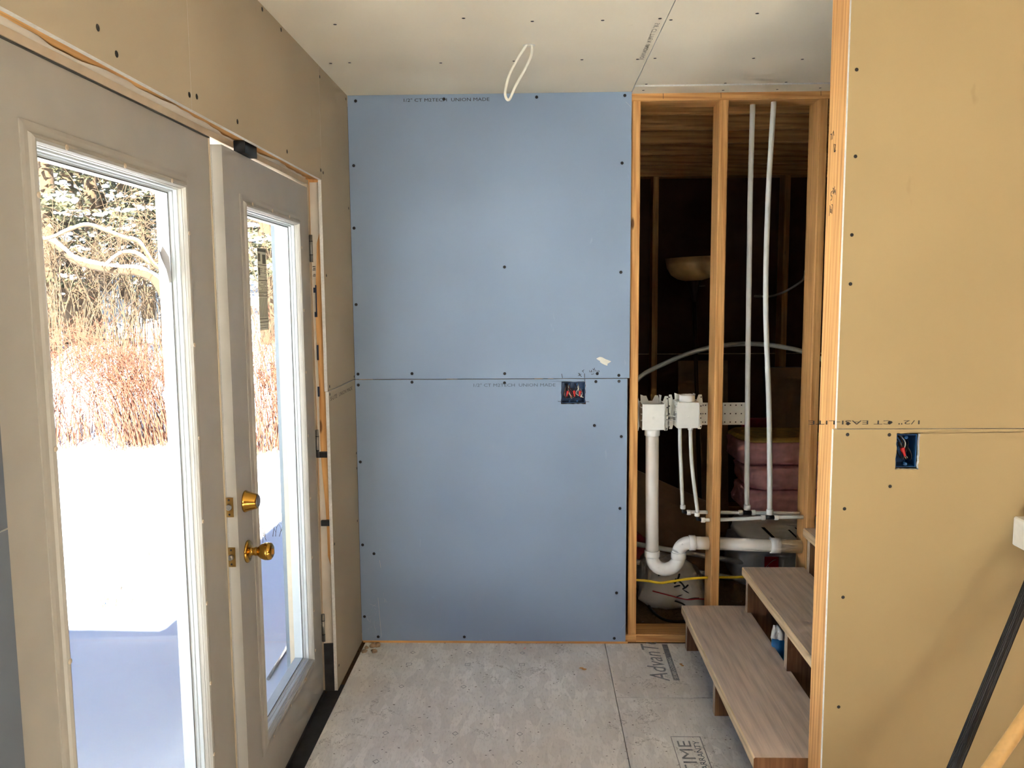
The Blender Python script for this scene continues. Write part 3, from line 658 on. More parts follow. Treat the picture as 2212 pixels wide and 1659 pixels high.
def elec_box(x0, x1, z0, z1, yf, label, ncon, rng):
    random.seed(rng)
    e = thing('electrical_box', ((x0 + x1) / 2, yf + .005, z0), label, 'electrical box', 'blue electrical boxes')
    dpt = .068; t = .0022
    a = [(x0, z0), (x1, z0), (x1, z1), (x0, z1)]; b = [(x0 + t, z0 + t), (x1 - t, z0 + t), (x1 - t, z1 - t), (x0 + t, z1 - t)]
    MB().loops([[(u, yf + .004, v) for u, v in a], [(u, yf + .004, v) for u, v in b], [(u, yf + dpt, v) for u, v in b]]).add([(u, yf + dpt, v) for u, v in b], [(0, 1, 2, 3)]).loops([[(u, yf + .004, v) for u, v in a], [(u, yf + dpt + t, v) for u, v in a]]).add([(u, yf + dpt + t, v) for u, v in a], [(0, 1, 2, 3)]).build('box_shell', 'bluebox', e)
    for k in range(max(1, ncon - 1)):
        xx = x0 + (x1 - x0) * (k + 1) / max(2, ncon)
        for zz in (z0 + .009, z1 - .009):
            MB().lathe([(.0022, 0), (.0022, .002), (.0048, .002), (.0048, -.012)][::-1], (xx, yf + .007, zz), (0, -1, 0), 10).build('screw_post', 'bluebox', e)
    cx, cz = (x0 + x1) / 2, (z0 + z1) / 2; w_, h_ = (x1 - x0) / 2, (z1 - z0) / 2
    for k in range(4 + 3 * ncon):
        m = random.choice(['wblack', 'wblack', 'wred', 'wcopper', 'wwhite', 'wblack'])
        xa = cx + random.uniform(-.7, .6) * w_
        pts = [(xa, yf + .060, cz + .75 * h_), (xa + random.uniform(-.2, .2) * w_, yf + .03, cz + .4 * h_), (xa + random.uniform(-.3, .3) * w_, yf + random.uniform(.014, .022), cz - random.uniform(.1, .3) * h_), (xa + random.uniform(-.1, .5) * w_, yf + .018, cz - random.uniform(.45, .62) * h_), (xa + random.uniform(0, .5) * w_, yf + .035, cz - .2 * h_), (xa + .1 * w_, yf + .060, cz + .3 * h_)]
        pts = [(min(max(p[0], x0 + .006), x1 - .006), p[1], p[2]) for p in pts]
        MB().tube(smooth_path(pts, 4), .0013, 6).build('wire', m, e)
    for k in range(ncon):
        fx = [0.0] if ncon == 1 else [-.45, .08, .62]
        p = (cx + fx[k] * w_ - (0.006 if ncon == 1 else 0), yf + .017, cz + .15 * h_)
        d = Vector((.35 if ncon == 1 else [-.25, .1, -.15][k], -.1, -1))
        MB().lathe([(.0065, 0), (.0068, .006), (.0045, .016), (.0032, .026)], p, d, 10).build('wire_connector', 'redcon', e)
    return e
elec_box(.1235, .2285, 1.1325, 1.2265, YB + .006, 'blue two-gang electrical box with red connectors in the blue drywall', 3, 5)
elec_box(1.0085, 1.0655, 1.1335, 1.2265, YR + .006, 'blue single-gang electrical box with red wires in the tan drywall', 1, 9)

# ------------------------------------------------------------------ plumbing
yw = 3.80
# perforated bracket strip behind the studs
bs = thing('bracket_strip', (.73, 3.88, 1.0), 'white perforated mounting strip running behind the middle stud', 'bracket')
MB().box((.462, 3.8785, 1.007), (.986, 3.882, 1.112)).build('strip', 'boxwhite', bs)
hm = MB().lathe([(.0032, 0), (.0026, .0008)], (0, 0, 0), (0, -1, 0), 8).build('strip_hole', 'black'); hme = hm.data; bpy.data.objects.remove(hm)
for x in [.79, .803] + [.868 + .0255 * k for k in range(5)]:
    for z in (1.02, 1.06, 1.10):
        o = bpy.data.objects.new('strip_hole', hme); COL.objects.link(o); o.parent = bs; o.location = (x - .73, 3.8783 - 3.88, z - 1.0)
def outlet_box(x0, x1, z0, z1, yf, label, pipe):
    b = thing('washer_outlet_box', ((x0 + x1) / 2, 3.86, z0 - .03), label, 'outlet box', 'white outlet boxes between the studs')
    yb_ = 3.872; c = (x0 + x1) / 2
    t = .003
    o_ = [(x0, z0), (x1, z0), (x1, z1), (x0, z1)]
    MB().box((x0, yf, z0), (x1, yf + .004, z1)).box((x0, yf + .004, z0), (x0 + t, yb_ - .004, z1)).box((x1 - t, yf + .004, z0), (x1, yb_ - .004, z1)).box((x0 + t, yf + .004, z0), (x1 - t, yb_ - .004, z0 + t)).build('box_shell', 'boxwhite', b)
    MB().box((x0 + .001, yf - .001, z0), (x0 + .005, yf, z1 + .004)).build('edge_rib', 'boxwhite', b); MB().box((x1 - .005, yf - .001, z0), (x1 - .001, yf, z1 + .004)).build('edge_rib', 'boxwhite', b)
    if pipe != 'drain': MB().box((x0 + t, yf + .004, z1 - t), (x1 - t, yb_ - .004, z1)).build('box_top', 'boxwhite', b)
    # mounting plate with ears and tabs
    w0, w1 = x0 - .024, x1 + .036
    poly = [(w0, z0 + .002), (w0 + .008, z0 - .022), (w0 + .02, z0 - .022), (w0 + .028, z0 + .012), (w1 - .03, z0 + .012), (w1 - .02, z0 - .022), (w1 - .006, z0 - .022), (w1, z0 + .002), (w1, z1 - .01), (w1 - .005, z1 + .024), (w1 - .02, z1 + .024), (w1 - .028, z1), (x1 - .008, z1 + .004), (x1 - .016, z1 + .028), (x1 - .030, z1 + .028), (x1 - .042, z1 + .002), (x0 + .042, z1 + .002), (x0 + .032, z1 + .026), (x0 + .016, z1 + .026), (x0 + .010, z1 + .004), (w0 + .022, z1), (w0 + .016, z1 + .024), (w0 + .004, z1 + .024), (w0, z1 - .01)]
    MB().prism(poly, PXZ, yb_ - .003, yb_).build('mounting_plate', 'boxwhite', b)
    for x in (x0 + .004, x1 - .012):
        MB().prism([(x, z1 - .004), (x + .006, z1 - .004), (x + .010, z1 + .030), (x - .002, z1 + .034)], PXZ, yb_ - .022, yb_ - .019).build('snap_tab', 'boxwhite', b)
    for z in (z0 + .04, z0 + .07, z0 + .1):
        MB().box((x0 - .006, yf + .012, z), (x0, yf + .040, z + .0025)).build('side_rib', 'boxwhite', b)
    for x in (w0 + .006, w1 - .008):
        for z in (z0 - .012, z0 + .03, z0 + .05, z1 - .03, z1 + .012):
            o = bpy.data.objects.new('plate_hole', hme); COL.objects.link(o); o.parent = b; o.location = (x - c, yb_ - .0032 - 3.86, z - (z0 - .03))
    MB().lathe([(.006, 0), (.006, .0008), (.004, .0012), (.002, .0004)], (c - .001, yf, (z0 + z1) / 2 - .004), (0, -1, 0), 12).build('moulding_mark', 'boxwhite', b)
    return b
ob1 = outlet_box(.492, .594, 1.003, 1.121, 3.757, 'left white plastic outlet box above the drain standpipe', 'drain')
ob2 = outlet_box(.650, .751, 1.011, 1.128, 3.757, 'right white plastic outlet box feeding two thin water pipes', 'water')
MB().lathe([(.0355, 0), (.0365, .002), (.0365, .028), (.0345, .030), (.032, .030), (.032, .004)], (.703, 3.812, 1.1285), (0, 0, 1), 28, caps=False).build('knockout_collar', 'pvcfit', ob2)
for z in (1.055, 1.035):
    MB().tube(smooth_path([(.603, 3.845, z - .006), (.622, 3.83, z + .003), (.650, 3.80, z + .003)], 4), .0018, 6).build('tie_strap', 'pvcfit', ob2)
# drain
dr = thing('drain_pipe', (.611, yw, .34), 'white plastic drain standpipe with a curved trap and horizontal arm', 'pipe')
MB().tube([(.543, yw, .985), (.546, yw, .70), (.549, yw, .405)], .0302, 28).build('standpipe', 'pvc', dr)
MB().lathe([(.033, 0), (.035, .002), (.035, .030), (.033, .032)], (.543, yw, .970), (0, 0, 1), 28).build('top_coupling', 'pvcfit', dr)
U = [(.549, yw, .412)] + [(.611 - .062 * math.cos(a), yw, .395 - .062 * math.sin(a)) for a in [k * math.pi / 14 for k in range(15)]] + [(.673, yw, .412)]
tr = MB().tube(U, .0315, 28).build('trap_bend', 'pvcfit', dr)
U2 = [(.673, yw, .405), (.673, yw, .42)] + [(.722 - .049 * math.cos(a), yw, .412 + .049 * math.sin(a)) for a in [k * math.pi / 18 for k in range(10)]] + [(.735, yw, .461)]
MB().tube(U2, .0312, 28).build('trap_elbow', 'pvcfit', dr)
for x, z in ((.549, .410), (.673, .402)): MB().lathe([(.0325, -.016), (.0355, -.014), (.0355, .014), (.0335, .0155)], (x, yw, z), (0, 0, 1), 28).build('trap_collar', 'pvcfit', dr)
MB().lathe([(.0325, -.016), (.0355, -.014), (.0355, .014), (.0325, .016)], (.735, yw, .461), (1, 0, 0), 28).build('trap_collar', 'pvcfit', dr)
MB().tube([(.735, yw, .461), (.811, yw, .459)], .0302, 28).build('trap_arm', 'pvc', dr)
MB().tube([(.852, yw, .458), (1.241, yw, .443)], .0302, 28).build('trap_arm', 'pvc', dr)
MB().lathe([(.0325, -.023), (.0365, -.022), (.0365, .022), (.0325, .023)], (1.12, yw, .448), (1, 0, -.04), 28).build('arm_coupling', 'pvcfit', dr)
for x, z in ((.575, .350), (.684, .462)): MB().lathe([(.004, 0), (.003, .004)], (x, yw - .029, z), (0, -1, 0), 8).build('mould_nub', 'pvcfit', dr)
bc = MB(); random.seed(2); x = .598
while x < .640:
    w_ = random.choice((.001, .0016, .0024)); bc.box((x, yw - .0322, .343), (x + w_, yw - .0312, .353)); x += w_ + .001
for k in range(3): bc.box((.580 + k * .005, yw - .0322, .345), (.583 + k * .005, yw - .0312, .351))
bc.build('printed_code', 'ink', tr)
MB().tube([(.598 + k * .0016, yw - .0317, .360 + .0022 * math.sin(k * 1.9) * (1 - k / 26)) for k in range(20)], .0005, 4).build('printed_mark', 'dotink', tr)
# water lines
def fit(mb, p, ax, r=.0155, L=.030): return mb.lathe([(r - .002, -L / 2), (r, -L / 2 + .003), (r, L / 2 - .003), (r - .002, L / 2)], p, ax, 14)
def pexrun(name, label, main, branch, tee, elbow, y, down):
    t = thing(name, (tee[0], y, tee[1] - .03), label, 'water pipe', 'white water pipes in the open bay')
    MB().tube(smooth_path([(x, y, z) for x, z in main], 6), .0118, 14).build('riser', 'pex', t)
    MB().tube(smooth_path([(x, y, z) for x, z in branch[0]], 5), .0088, 12).build('horizontal_run', 'pex', t)
    MB().tube(smooth_path([(x, y, z) for x, z in branch[1]], 5), .0088, 12).build('horizontal_run', 'pex', t)
    MB().tube(smooth_path([(x, y, z) for x, z in down], 6), .0088, 12).build('drop_pipe', 'pex', t)
    x, z = tee
    MB().tube([(x - .02, y, z), (x + .02, y, z)], .0098, 12).tube([(x, y, z), (x, y, z + .012)], .0098, 12).build('tee_fitting', 'black', t)
    MB().tube([(elbow[0] - .006, y, elbow[1] + .016), (elbow[0] - .004, y, elbow[1] - .001), (elbow[0] + .014, y, elbow[1] - .003)], .0078, 12).build('elbow_fitting', 'black', t)
    for p, a in (((x, y, z + .026), (0, 0, 1)), ((x + .030, y, z), (1, 0, 0)), ((x - .030, y, z), (1, 0, 0))): fit(MB(), p, a, .0158 if a[2] else .0128, .026 if a[2] else .020).build('crimp_ring', 'pvcfit', t)
    fit(MB(), (elbow[0] - .006, y, elbow[1] + .024), (0, 0, 1), .0125, .020).build('crimp_ring', 'pvcfit', t); fit(MB(), (elbow[0] + .022, y, elbow[1] - .003), (1, 0, 0), .0125, .020).build('crimp_ring', 'pvcfit', t)
    xt, zt = down[0]
    fit(MB(), (xt, y, zt + .004), (0, 0, 1), .0125, .020).build('crimp_ring', 'pvcfit', t)
pexrun('water_pipe', 'white water riser nearest the middle stud with its fittings', [(.979, 2.46), (.977, 2.105), (.980, 1.70), (.983, 1.40), (.987, 1.10), (.995, .612)], ([(.718, .599), (.811, .598)], [(.852, .597), (.985, .596), (1.01, .596), (1.2415, .592)]), (.996, .5965), (.702, .600), 3.835, [(.676, 1.004), (.679, .90), (.685, .80), (.695, .62)])
pexrun('water_pipe', 'curved white water riser nearest the right stud with its fittings', [(1.058, 2.46), (1.051, 2.28), (1.045, 2.099), (1.042, 1.85), (1.043, 1.66), (1.048, 1.50), (1.056, 1.36), (1.066, 1.2), (1.074, 1.05), (1.083, .8), (1.088, .602)], ([(.775, .575), (.811, .574)], [(.852, .576), (.956, .580), (1.088, .587), (1.2415, .589)]), (1.088, .587), (.759, .578), 3.785, [(.716, 1.004), (.719, .92), (.726, .83), (.740, .72), (.757, .60)])
ye = thing('yellow_cable', (.64, yw, .27), 'yellow flat electrical cable strung across the open bay', 'cable')
MB().tube(smooth_path([(.4697, yw, .281), (.532, yw, .276), (.586, yw, .267), (.64, yw, .274), (.727, yw, .288), (.8118, yw, .293)], 6), .0062, 10, flat=.45).build('cable_length', 'yellow', ye)
MB().tube([(.8515, yw, .2935), (.95, yw, .296), (1.2415, yw, .297)], .0062, 10, flat=.45).build('cable_length', 'yellow', ye)

# ------------------------------------------------------------------ things in the utility room
lp = thing('floor_lamp', (1.045, 5.1, 0), 'dark floor lamp with an amber bowl shade behind the framing', 'lamp')
tp = Vector((.969, 5.1, 1.70)); bt = Vector((1.045, 5.1, .03)); ax = (tp - bt).normalized()
MB().lathe([(.05, 0), (.095, .012), (.135, .04), (.158, .085), (.166, .140), (.163, .140), (.155, .085), (.13, .042), (.05, .004)], tp, ax, 36, caps=False).build('bowl_shade', 'bowl', lp)
MB().lathe([(.012, -.13), (.020, -.08), (.045, -.01), (.052, .002), (.05, .006)], tp, ax, 24).build('socket_cone', 'lampmetal', lp)
MB().tube([bt, tp - ax * .1], .0125, 14).build('pole', 'lampmetal', lp)
MB().lathe([(.13, 0), (.13, .012), (.11, .022), (.02, .032), (.014, .05)], (1.045, 5.1, 0), (0, 0, 1), 32).build('base', 'lampmetal', lp)
MB().tube([(tp.x + .01, 5.085, 1.665), (tp.x + .065, 5.07, 1.668)], .003, 6).build('switch_stem', 'steel', lp)
ap = thing('coiled_pipe', (1.2, 5.0, 0), 'long white plastic pipe bowed in an arch across the dark utility room', 'pipe')
MB().tube(smooth_path([(.42, 5.0, .02), (.47, 5.0, .78), (.603, 5.0, 1.085), (.797, 5.0, 1.21), (1.017, 5.0, 1.29), (1.237, 5.0, 1.32), (1.458, 5.0, 1.305), (1.66, 5.0, 1.25), (1.9, 5.0, 1.1), (2.1, 5.0, .6), (2.15, 5.0, .02)], 8), .014, 12).build('pipe_length', 'pex', ap)
wc = thing('white_cable', (1.77, 5.95, 1.6), 'white cable sagging between far studs beside the right stud', 'cable')
MB().tube(smooth_path([(1.60, 6.09, 1.60), (1.672, 5.95, 1.60), (1.743, 5.92, 1.622), (1.812, 5.92, 1.657), (1.90, 5.95, 1.715), (1.96, 6.09, 1.78)], 5), .008, 8).build('cable_length', 'wwhite', wc)
def board(name, pts, t, mat, label, cat, edge=None, tilt=(0, 1, 0)):
    mb = MB(); a = Vector(tilt) * t
    b = thing(name, (sum(p[0] for p in pts) / 4, sum(p[1] for p in pts) / 4, min(p[2] for p in pts)), label, cat)
    A = [Vector(p) for p in pts]; mb.add(A + [p + a for p in A], [(0, 1, 2, 3), (7, 6, 5, 4)], 0)
    o = 0
    for i in range(4):
        j = (i + 1) % 4; mb.f.append([i, 4 + i, 4 + j, j]); mb.m.append(1); mb.sm.append(False)
    mb.build('panel_sheet', [mat, edge or mat], b); return b
board('leaning_board', [(.985, 5.55, .0), (1.32, 5.55, .0), (1.32, 5.68, 1.165), (.985, 5.68, 1.165)], .02, 'card', 'brown board leaning upright behind the floor lamp pole', 'board')
board('flat_carton', [(1.560, 5.30, 0), (2.1, 5.30, 0), (2.1, 5.42, 1.14), (1.50, 5.42, 1.14)], .05, 'card', 'tall brown flat carton standing behind the pink insulation', 'carton', 'navy')
board('plywood_offcut', [(.40, 4.75, 0.01), (1.02, 4.60, 0.01), (1.02, 4.80, .40), (.40, 4.95, .66)], .02, 'card', 'brown sheet leaning low behind the drain trap', 'board', 'plyedge')
board('dark_red_carton', [(1.30, 4.98, 0), (1.47, 4.98, 0), (1.44, 5.05, .86), (1.27, 5.05, .86)], .04, 'maroon', 'narrow dark red carton left of the pink insulation', 'carton')
for k, (z, ln) in enumerate(((.05, 1.3), (.14, 1.25))):
    q = thing('white_conduit', (.9, 4.5 + .06 * k, z), ['lower', 'upper'][k] + ' grey plastic conduit lying behind the drain trap', 'pipe')
    MB().tube([(.40, 4.36 + .03 * k, z + .16), (1.25, 4.50 + .03 * k, z - .03)], .014, 10).build('pipe_length', 'pex', q)
# soft lumps: bags and batts
def lump(rows, name, mat, parent, seg=22, amp=.012, seed=1, flat_bottom=None, freq=1.0):
    """loft of super-elliptic rings: rows = (cx, cy, z, rx, ry, power)"""
    rnd = random.Random(seed); ph = [rnd.uniform(0, 6.28) for _ in range(8)]
    rings = []
    for cx, cy, z, rx, ry, pw in rows:
        ring = []
        for k in range(seg):
            a = 2 * math.pi * k / seg; ca, sa = math.cos(a), math.sin(a)
            u = math.copysign(abs(ca) ** (2 / pw), ca) * rx; v = math.copysign(abs(sa) ** (2 / pw), sa) * ry
            n_ = amp * (math.sin(3 * a * freq + ph[0] + z * 25) + .7 * math.sin(5 * a * freq + ph[1] - z * 37) + .5 * math.sin(9 * a + ph[2] + z * 60))
            L = math.hypot(u, v) or 1
            ring.append((cx + u * (1 + n_ / L), cy + v * (1 + n_ / L), z + .4 * amp * math.sin(4 * a + ph[3])))
        rings.append(ring)
    return MB().loops(rings, 0, smooth=True, caps=True).build(name, mat, parent)
def batt(x0, x1, y0, y1, z0, z1, label, seed, top=False):
    b = thing('insulation_batt', ((x0 + x1) / 2, (y0 + y1) / 2, z0), label, 'insulation', 'pink insulation batts')
    cx, cy, rx, ry = (x0 + x1) / 2, (y0 + y1) / 2, (x1 - x0) / 2, (y1 - y0) / 2; h = z1 - z0
    rows = [(cx, cy, z0, rx * .93, ry * .9, 5), (cx, cy, z0 + .12 * h, rx, ry, 7), (cx, cy, z0 + .35 * h, rx * 1.02, ry, 7), (cx, cy, z0 + .6 * h, rx * .99, ry, 7), (cx, cy, z0 + .88 * h, rx, ry, 7), (cx, cy, z1, rx * .95, ry * .92, 5)]
    lump(rows, 'fibre_body', 'pink', b, 40, .007, seed)
    if top: lump([(cx, cy, z1 + .001, rx * .97, ry * .96, 5), (cx, cy + .01, z1 + .012, rx * .96, ry * .95, 5), (cx, cy + .02, z1 + .022, rx * .9, ry * .9, 5)], 'yellow_face', 'kraft', b, 40, .006, seed + 3)
batt(1.165, 1.66, 4.50, 4.90, .40, .535, 'lowest pink insulation batt of the stack', 11)
batt(1.175, 1.66, 4.51, 4.90, .54, .665, 'middle pink insulation batt of the stack', 14)
batt(1.135, 1.66, 4.55, 4.95, .67, .80, 'topmost pink insulation batt with yellow face', 17, True)
# insulation package under the batts
pk = thing('insulation_package', (1.38, 4.62, 0), 'grey plastic insulation package with red logo under the batts', 'package')
lump([(1.39, 4.68, .0, .26, .18, 4), (1.39, 4.68, .05, .275, .20, 5), (1.39, 4.68, .15, .272, .20, 6), (1.39, 4.68, .23, .265, .19, 5), (1.39, 4.68, .25, .22, .16, 4)], 'plastic_wrap', 'greybag', pk, 36, .004, 4)
MB().box((1.262, 4.462, .100), (1.338, 4.466, .180)).build('red_logo', 'redlogo', pk)
lettering('Owens', .055, .017, 'bag', pk, (1.276, 4.4612, .108), (1, 0, 0), (0, 0, 1), 'logo_lettering')
mbc = MB().tube([(1.264 + .06 * k / 8, 4.4615, .115 + .05 * math.sin(k / 8 * 1.5)) for k in range(9)], .0012, 5).build('logo_arc', 'bag', pk)
for o in list(pk.children):
    if o.name.startswith('logo_lettering'): o.location = -Vector(pk['base'])
wbg = thing('striped_bag', (1.32, 4.35, .25), 'crumpled white plastic bag with black stripes under the water pipes', 'bag')
lump([(1.36, 4.52, .255, .22, .14, 3), (1.37, 4.51, .29, .25, .17, 3), (1.36, 4.52, .33, .26, .17, 3), (1.35, 4.54, .37, .24, .15, 3), (1.36, 4.55, .392, .18, .10, 3)], 'bag_film', 'bag', wbg, 34, .016, 21)
for x0, z0, x1, z1, w_ in ((1.20, .385, 1.32, .268, .018), (1.34, .372, 1.43, .285, .011), (1.375, .384, 1.46, .31, .009), (1.33, .398, 1.40, .390, .008)):
    MB().prism([(x0, z0), (x0 + w_, z0), (x1 + w_, z1), (x1, z1)], PXZ, 4.325, 4.329).build('black_stripe', 'black', wbg)
tb_ = thing('printed_bag', (.72, 4.28, 0), 'crumpled cream plastic bag with black lettering on the utility floor', 'bag')
lump([(.74, 4.30, .0, .15, .16, 3), (.73, 4.30, .04, .18, .19, 3), (.72, 4.32, .09, .18, .19, 3), (.71, 4.36, .14, .16, .16, 3), (.69, 4.40, .18, .12, .12, 3), (.68, 4.42, .20, .06, .06, 2.5)], 'bag_film', 'bag', tb_, 34, .015, 33)
random.seed(12)
for x, z, a, L in ((.735, .15, .9, .05), (.75, .13, -.7, .06), (.77, .115, .5, .04), (.73, .12, .2, .03), (.78, .09, -.6, .06), (.745, .085, .3, .05), (.70, .135, .1, .035), (.80, .07, .1, .07), (.74, .05, -.4, .06), (.66, .165, .05, .04)):
    y = 4.10 + .9 * max(0, z - .05)
    c_, s_ = math.cos(a) * L / 2, math.sin(a) * L / 2
    MB().tube(smooth_path([(x - c_, y + .9 * -s_, z - s_), (x + .006, y - .004, z + .004), (x + c_, y + .9 * s_, z + s_)], 3), .0038, 6, flat=1.6).build('black_lettering', 'black', tb_)
rb = thing('red_bag', (.52, 4.55, 0), 'dark red plastic bag heaped beside the drain standpipe', 'bag')
lump([(.55, 4.68, .0, .15, .11, 3), (.55, 4.68, .08, .16, .12, 3), (.53, 4.70, .17, .14, .10, 3), (.52, 4.71, .24, .08, .06, 2.5)], 'bag_film', 'maroon', rb, 28, .012, 8)
bcbl = thing('black_cable', (.70, 4.03, 0), 'black cable curled in a loop on the utility floor', 'cable')
MB().tube(smooth_path([(.93, 4.10, .008), (.80, 4.00, .008), (.70, 3.975, .008), (.64, 4.00, .008), (.605, 4.08, .008), (.59, 4.18, .008), (.585, 4.27, .01), (.56, 4.42, .012), (.50, 4.55, .012)], 7), .0065, 8).build('cable_length', 'black', bcbl)
rw = thing('red_wire', (.75, 4.1, .06), 'thin dark red wire draped over the printed bag', 'wire')
MB().tube(smooth_path([(.60, 4.12, .11), (.68, 4.085, .10), (.76, 4.07, .085), (.84, 4.09, .08), (.95, 4.2, .03)], 6), .003, 6).build('wire_length', 'redlogo', rw)
bf = thing('blue_bag', (1.01, 3.30, 0), 'blue and clear plastic bag tucked under the stair treads', 'bag')
lump([(1.02, 3.30, .0, .045, .05, 2.5), (1.02, 3.30, .06, .055, .06, 2.5), (1.015, 3.30, .12, .05, .05, 2.5), (1.01, 3.30, .18, .042, .04, 2.5), (1.0, 3.30, .215, .03, .03, 2.5)], 'blue_film', 'bluefilm', bf, 20, .006, 5)
lump([(1.0, 3.30, .212, .028, .028, 2.5), (.998, 3.30, .24, .022, .022, 2.5), (.99, 3.30, .265, .008, .01, 2)], 'white_film', 'bag', bf, 18, .006, 6)
lump([(1.05, 3.26, .002, .03, .02, 2.5), (1.05, 3.26, .08, .03, .02, 2.5), (1.045, 3.265, .15, .02, .015, 2.5)], 'clear_film', 'greybag', bf, 18, .004, 7)
# ------------------------------------------------------------------ debris on the floor
def chip(loc, size, mat, label, seed, name='wood_chip', cat='debris'):
    rnd = random.Random(seed); t = thing(name, loc, label, cat); n = 7
    for k in range(3):
        a0 = rnd.uniform(0, 6.28); cx, cy = loc[0] + rnd.uniform(-.4, .4) * size, loc[1] + rnd.uniform(-.4, .4) * size
        poly = [(cx + size * rnd.uniform(.35, .8) * math.cos(a0 + 6.283 * i / n), cy + .5 * size * rnd.uniform(.4, .9) * math.sin(a0 + 6.283 * i / n)) for i in range(n)]
        MB().prism(poly, PXY, .0005 + .002 * k, .0005 + .002 * k + size * .12).build('flake', mat, t)
chip((.206, 3.455, 0), .016, 'woodx', 'small orange wood chip on the floor before the blue wall', 1)
chip((.640, 3.500, 0), .011, 'woodx', 'small wood crumb on the floor beside the lowest tread', 2)
chip((-.05, 3.665, 0), .007, 'pink', 'tiny pinkish crumb at the foot of the blue wall', 3)
fl_ = thing('dust_fluff', (-.775, 3.66, 0), 'brown dusty fluff piled in the floor corner', 'debris'); rnd = random.Random(4)
for k in range(9):
    x, y = -.775 + rnd.uniform(-.022, .045), 3.665 + rnd.uniform(-.05, .04); q = rnd.uniform(.006, .016)
    lump([(x, y, .0, q, q, 2), (x, y, q * .6, q * 1.1, q, 2), (x, y, q * 1.1, q * .5, q * .5, 2)], 'fluff_clump', 'fluff', fl_, 10, q * .12, k)
# ------------------------------------------------------------------ poles leaning on the right wall
def pole(name, p_img, top, label, r, mat, ribs=False, foot=.02):
    d = (p_img - top); t = (foot - top.z) / d.z; bot = top + d * t
    o = thing(name, tuple(bot), label, 'pole'); axis = (top - bot); L = axis.length; axis.normalize()
    if ribs:
        u = axis.orthogonal().normalized(); v = axis.cross(u); n = 48; rings = []
        for h in (0, L):
            rings.append([bot + axis * h + (u * math.cos(2 * math.pi * k / n) + v * math.sin(2 * math.pi * k / n)) * (r if k % 2 else r * .94) for k in range(n)])
        MB().loops(rings, caps=True).build('handle', mat, o)
    else:
        MB().lathe([(r * .9, 0), (r, .01), (r, L - .01), (r * .8, L)], bot, axis, 24).build('handle', mat, o)
    MB().lathe([(r * .8, L), (r * 1.1, L + .002), (r * 1.1, L + .03), (r * .6, L + .04)], bot, axis, 20).build('end_cap', 'black', o)
    return o, bot, axis, L
pole('black_pole', Vector((1.0293, 1.9564, .4544)), Vector((1.536, 2.2635, 1.306)), 'black ribbed pole leaning at the right edge', .0150, 'black', True)
pole('wooden_pole', Vector((1.0478, 1.8335, .5284)), Vector((1.994, 2.242, 1.50)), 'varnished wooden handle leaning in the lower right corner', .0165, 'polewood')
mh = thing('wall_box', (1.45, 2.2, .99), 'white box-shaped fixture on the tan wall at the right picture edge', 'fixture')
MB().lumber((1.338, 2.02, 0.913), (1.56, 2.2985, 0.996), 1, .004).build('housing', 'mop', mh)
MB().box((1.40, 2.0165, 0.925), (1.50, 2.0195, 0.984)).build('front_plate', 'vinyl', mh)

# ------------------------------------------------------------------ outdoors
def hgt(x, y):
    d = math.hypot(x, y); h = -0.62
    r = max(0.0, d - 13.5)
    h += 0.26 * r * (r / (r + 3.0))
    h += 0.05 * math.sin(x * .9 + 1.3) * math.sin(y * .7) * min(1, max(0, d - 4) / 4) + .02 * math.sin(x * 2.7 + y * 1.9)
    return h
def grid(x0, x1, y0, y1, nx, ny):
    V = []; F = []
    for j in range(ny + 1):
        for i in range(nx + 1):
            x = x0 + (x1 - x0) * i / nx; y = y0 + (y1 - y0) * j / ny; V.append((x, y, hgt(x, y)))
    for j in range(ny):
        for i in range(nx): k = j * (nx + 1) + i; F.append((k, k + 1, k + nx + 2, k + nx + 1))
    return V, F
sg = MB(); V, F = grid(-46, 20, -28, 66, 132, 188); sg.add(V, F, 0, True)
tag(sg.build('snowy_ground', 'snow'), kind='structure')
dk = MB(); V = []; F = []; nx, ny = 26, 60
for j in range(ny + 1):
    for i in range(nx + 1):
        x = -3.4 + (2.35) * i / nx; y = -2.0 + (4.20 + 2.0) * j / ny
        z = -.150 + .020 * math.sin(x * 1.6 + y * .7) + .012 * math.sin(y * 2.3 + x) - (.03 * ((j - ny + 3) / 3) ** 2 if j > ny - 3 else 0)
        z += .07 * math.exp(-((x + 1.55) ** 2 / .10 + (y - 2.55) ** 2 / .12)) + .05 * math.exp(-((x + 1.25) ** 2 / .03 + (y - 2.9) ** 2 / .05))
        V.append((x, y, z))
for j in range(ny):
    for i in range(nx): k = j * (nx + 1) + i; F.append((k, k + 1, k + nx + 2, k + nx + 1))
dk.add(V, F, 0, True); dk.box((-3.4, -2.0, -.9), (-1.05, 4.20, -.20))
tag(dk.build('snowy_deck', 'snow'), kind='structure')
pp = thing('porch_post', (-1.06, 3.68, -.2), 'white painted porch post with peeling paint outside the right door', 'post')
for x0, x1, y0 in ((-1.135, -1.085, 3.60), (-1.083, -1.045, 3.605), (-1.043, -1.003, 3.60)): MB().box((x0, y0, -.2), (x1, 3.75, 2.60)).build('board', 'peel', pp)
rd = thing('weathered_rod', (-1.5, 4.0, -.14), 'thin grey rod lying on the shaded deck snow', 'rod')
MB().tube([(-1.225, 3.60, -.12), (-1.24, 3.95, -.12)], .008, 8).build('rod_length', 'steel', rd)
def at(a, y): return (-a * y, y, hgt(-a * y, y))
